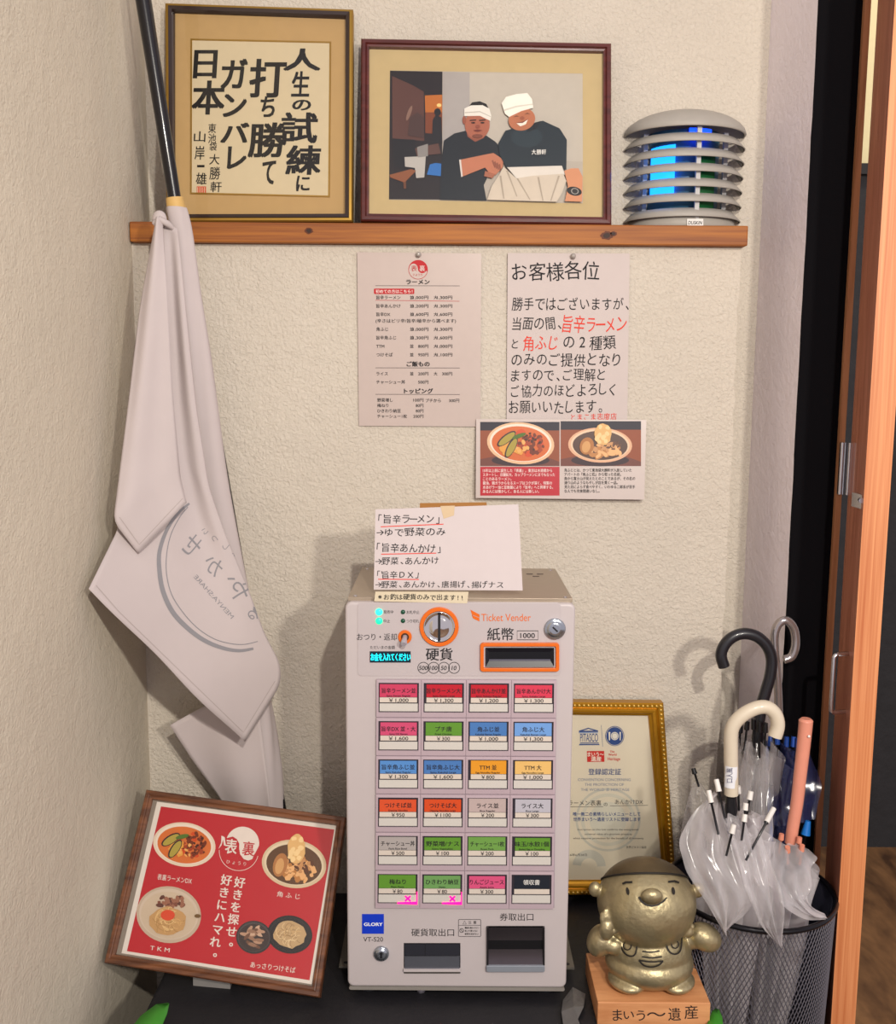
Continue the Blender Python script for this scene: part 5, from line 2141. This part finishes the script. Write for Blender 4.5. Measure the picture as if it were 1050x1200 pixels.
g.ruled([(874, 868, -.17), (866, 905, -.19), (868, 950, -.20), (872, 990, -.21)], [(900, 875, -.16), (906, 910, -.17), (904, 950, -.19), (902, 990, -.20)], CLEAR, 14, 20, crinkle(6, .004))
build('vinyl_flap', g, UB)
g = Geo()
g.ruled([(812, 918, -.16), (800, 960, -.2), (795, 1000, -.22)], [(822, 918, -.16), (838, 945, -.17), (846, 985, -.2)], CLEAR, 12, 14, crinkle(7, .004))
build('vinyl_flap', g, UB)
g = Geo()
g.ruled([(905, 880, -.145), (900, 920, -.17), (902, 970, -.19)], [(948, 880, -.145), (962, 915, -.16), (955, 960, -.18)], NAVYV, 14, 20, crinkle(8, .005))
build('vinyl_flap', g, US)
g = Geo()
g.tube([P(898, 876, -.152), P(901, 930, -.17), P(904, 990, -.19)], .0034, mat('#1d3f8a', .4), 8)
build('blue_strap', g, US, label='blue strap')
g = Geo()
g.tube([P(947, 962, -.188), P(944, 978, -.19)], [.004, .007], mat('#1a72c8', .4), 10)
build('end_cap', g, US, label='bright blue cap')
# label on the ivory handle
hc = P(856.6, 907, -.262)
g = Geo()
vs, fs = [], []
nn = 8
zz0, zz1 = P(857, 896, -.262).z, P(857, 921, -.262).z
for i in range(nn + 1):
    a = radians(200 + 110 * i / nn)
    for z in (zz1, zz0):
        vs.append((hc.x + .0101 * cos(a), hc.y + .0101 * sin(a), z))
g.add(vs, [(2 * i, 2 * i + 2, 2 * i + 3, 2 * i + 1) for i in range(nn)], mat('#dfe0e4', .5))
lm = Plane((0, hc.y - .0104, 0), (0, -1, 0))
g.text(lm, '口人風', 855, 908.5, 8, mat('#2a2f5a'), anchor='c', w=17, rot=-90, z=.0002)
build('label', g, UW, label='white label')
g = Geo()
c = P(948, 863, -.247)
g.ball(c, (.002, .0015, .002), mat('#ece6df', .3), 10, 8)
build('rivet', g, USAL, label='white dot')

# ================================================================== FLAG ON A BLACK POLE
CLOTHW = mat('#c0b5b4', .85, var=.03, scale=30, bump=.12, bscale=500, bdist=.0005)
HEM = mat('#d3c8c4', .85, var=.03)
p_top = P(163, -40, -.085)
pA, pB = P(168, 0, -.085), P(205, 235, -.072)
pC = P(330, 950, -.045)
dr = (pC - pB).normalized()
dl = (pB - pA).normalized()
r_ = root('flag', 'white cloth flag with a mirrored grey emblem hanging from a leaning black pole', 'flag', (pC.x + .02, pC.y, 0.001))
g = Geo()
p_end = pC + dr * ((pC.z - .004) / -dr.z)
g.tube([pA - dl * .3, pA, pB], [.0118, .0116, .0096], mat('#121116', .25, coat=.3), 18)
g.tube([pB, pC, p_end], [.0090, .0085, .0085], mat('#121116', .25, coat=.3), 14)
build('pole', g, r_)
g = Geo()
g.tube([pB - dl * .004, pB + dl * .012], [.0128, .0140], mat('#d1ab68', .6), 18)
build('pole_cap', g, r_, label='beige cap')
g = Geo()
# sleeve around the pole, widening downwards
pts, rad = [], []
ctr = [(206, 243, -.076, .0150), (212, 275, -.076, .0165), (219, 330, -.075, .0185), (229, 400, -.073, .020), (238, 470, -.07, .021), (250, 560, -.066, .0225), (268, 660, -.06, .0235), (287, 760, -.055, .0265), (300, 840, -.052, .0310), (305, 900, -.050, .0345), (308, 960, -.048, .036)]
for a, b, c, d in ctr:
    pts.append(P(a, b, c))
    rad.append(d)
pts = smooth_path(pts, 60)
import bisect
rad2 = []
for i in range(len(pts)):
    t = i / (len(pts) - 1) * (len(rad) - 1)
    k = min(len(rad) - 2, int(t))
    rad2.append(rad[k] + (rad[k + 1] - rad[k]) * (t - k))
n = 30
vs = []
for i, p in enumerate(pts):
    t = i / len(pts)
    for j in range(n):
        a = 2 * pi * j / n
        rr = rad2[i] * (1 + .07 * sin(3 * a + 6 * t) + .04 * sin(5 * a + 15 * t) + .03 * sin(22 * t + 2 * a))
        vs.append(p + V((rr * cos(a), min(.0, 0) + rr * .75 * sin(a), 0)))
g.add(vs, [(i * n + j, i * n + (j + 1) % n, (i + 1) * n + (j + 1) % n, (i + 1) * n + j) for i in range(len(pts) - 1) for j in range(n)], CLOTHW, True)
build('sleeve', g, r_)


def wv(seed, a):
    f = crinkle(seed, a)
    return lambda u, t: f(u, t) * min(1, 3 * t + .15)


# lower tail behind
gE = Geo()
gE.ruled([(199, 850, -.085), (224, 890, -.075), (258, 938, -.065), (270, 965, -.06)], [(300, 795, -.085), (305, 850, -.09), (312, 905, -.09), (318, 960, -.088)], CLOTHW, 24, 24, lambda u, t: .004 * sin(7 * u + 2 * t))
build('cloth_tail', gE, r_, solid=.0009)
# big panel with the emblem
gD = Geo()
gD.ruled([(186, 257, -.092), (176, 330, -.098), (166, 430, -.110), (158, 540, -.135), (137, 622, -.20), (104, 690, -.285)],
         [(208, 268, -.098), (219, 370, -.103), (231, 480, -.106), (245, 570, -.110), (264, 625, -.110), (291, 690, -.108), (311, 745, -.105), (329, 778, -.10), (329, 802, -.10), (287, 869, -.13)], CLOTHW, 48, 80,
         lambda u, t: -.010 * sin(pi * u) * max(0, t - .45) + (.011 * sin(11 * u + 1.2) * min(1, 4 * t) * (1 - t) ** 1.2 if t < 1 else 0) + .006 * sin(8 * u + 5 * t) * sin(pi * u) * t)
dpan = build('cloth_panel', gD, r_, solid=.0009)
dm_ = Drape(gD)
# front fold
gB = Geo()
gB.ruled([(183, 256, -.108), (163, 364, -.135), (150, 469, -.17), (138, 565, -.20), (133, 606, -.22), (133, 612, -.22), (162, 649, -.20)],
         [(190, 254, -.108), (196, 340, -.128), (203, 460, -.14), (212, 560, -.15), (219, 589, -.155)], CLOTHW, 22, 60,
         lambda u, t: -.010 * sin(pi * u) * (1 - .6 * t) + .003 * sin(9 * u + 3 * t) * min(1, 2 * t))
build('cloth_panel', gB, r_, solid=.0009)
bm_ = Drape(gB)
g = Geo()
g.ball(P(187, 257, -.098), (.011, .009, .013), CLOTHW, 14, 10)
g.tube([P(181, 262, -.105), P(187, 257, -.112), P(196, 262, -.105), P(203, 268, -.095)], [.004, .005, .005, .003], CLOTHW, 10)
build('knot', g, r_)
# hems
STI = mat('#a89c98', .85)


def lerp_poly(pts, n):
    out = []
    for i in range(len(pts) - 1):
        for k in range(n):
            t = k / n
            out.append((pts[i][0] * (1 - t) + pts[i + 1][0] * t, pts[i][1] * (1 - t) + pts[i + 1][1] * t))
    return out + [pts[-1]]


g = Geo()
g.stroke(dm_, lerp_poly([(112, 686), (139, 717), (285, 858), (322, 798)], 12), .7, STI, .0009)
g.stroke(bm_, lerp_poly([(140, 606), (163, 638), (214, 584)], 10), .7, STI, .0009)
build('hem_stitching', g, r_)
# emblem printed through the cloth, seen from the back
PG = mat('#8a888c', .85)
g = Geo()
KF = zz(170, 580, 160 / 960)
arc = [(310, 60), (230, 130), (150, 250), (100, 400), (100, 540), (125, 680), (190, 820), (290, 930), (410, 1020), (540, 1075), (660, 1095), (760, 1080)]
arc = [(p[0], p[1]) for p in [(v.x, v.y) for v in smooth_path([(x, y, 0) for x, y in arc], 60)]]
g.stroke(dm_, KF(*arc), [2 + 3.6 * sin(pi * (i + 2) / (len(arc) + 6)) for i in range(len(arc))], PG, .0009)
a2 = [(300, 85), (240, 160), (180, 280), (150, 420), (150, 560), (185, 700), (260, 820), (360, 930), (480, 1010), (600, 1045), (700, 1050), (790, 1030)]
a2 = [(v.x, v.y) for v in smooth_path([(x, y, 0) for x, y in a2], 60)]
g.stroke(dm_, KF(*a2), 1.0, PG, .0009)
for ch, cx, cy, w, h, r in (('せ', 332, 355, 110, 150, 40), ('か', 480, 495, 130, 120, 40), ('、', 605, 590, 50, 40, 40), ('や', 665, 675, 130, 150, 40), ('る', 768, 835, 80, 90, 40)):
    (x, y), = KF((cx, cy))
    k = 160 / 960
    g.tbox(dm_, ch, x - w * k / 2, y - h * k / 2, x + w * k / 2, y + h * k / 2, PG, z=.0009, rot=r, mirror=True)
(x, y), = KF((483, 715))
g.text(dm_, 'MENYA:SHARE', x, y, 7.5, PG, anchor='c', w=66, rot=48, mirror=True, z=.0009)
for i, ch in enumerate('いつしよ'):
    (x, y), = KF((420 + i * 72, 255 + i * 52))
    g.text(dm_, ch, x, y, 9, PG, anchor='c', rot=40, mirror=True, z=.0009)
build('printed_emblem', g, r_, label='grey mirrored emblem', fix=False)

# ================================================================== LEAVES AND SCRAP ON THE COUNTER
LEAF = mat('#3f8f2c', .4, var=.2, scale=30)


def leaf(label, pts, z, rise):
    base = PZ(*pts[0][:2], z)
    g = Geo()
    L_ = [PZ(*p, z) for p in pts]
    n = len(L_) // 2
    vs = []
    for i in range(n):
        a, b = L_[i], L_[-1 - i]
        t = i / (n - 1)
        up = V((0, 0, rise * sin(pi * t * .7)))
        vs += [a + up, (a + b) / 2 + up * .7, b + up]
    g.add(vs, [(3 * i + k, 3 * i + k + 1, 3 * i + 3 + k + 1, 3 * i + 3 + k) for i in range(n - 1) for k in range(2)], LEAF, True)
    o = build('leaf', g, loc=base, solid=.0008, label=label, cat='leaf', group='green leaves on the counter')
    return o


leaf('green pointed leaf in front of the red poster at the bottom left', [(140, 1222), (165, 1196), (183, 1185), (197.5, 1181.5), (198.5, 1182.5), (196, 1196), (188, 1212), (170, 1240)], .012, .01)
leaf('green leaf sticking out beside the wooden plinth of the statuette', [(822, 1222), (828, 1205), (834, 1190), (839, 1185), (842, 1186), (846, 1196), (848, 1210), (846, 1226)], .003, .006)

g = Geo()
SCR = mat('#5f5d5c', .35, var=.25, scale=80, bump=.4, bscale=60, bdist=.004)
pp_ = [(660, 1172), (671, 1157), (686, 1165), (684, 1180), (676, 1196), (690, 1230), (664, 1230), (658, 1186)]
ctrp = PZ(672, 1180, .012)
vs = [PZ(x, y, .003 + .006 * (i % 2)) for i, (x, y) in enumerate(pp_)] + [ctrp]
g.add(vs, [(i, (i + 1) % 8, 8) for i in range(8)], SCR)
build('plastic_scrap', g, loc=PZ(672, 1180, 0), solid=.001, label='crumpled grey plastic scrap on the counter between machine and plinth', cat='plastic scrap')

bpy.data.objects.remove(_TO)
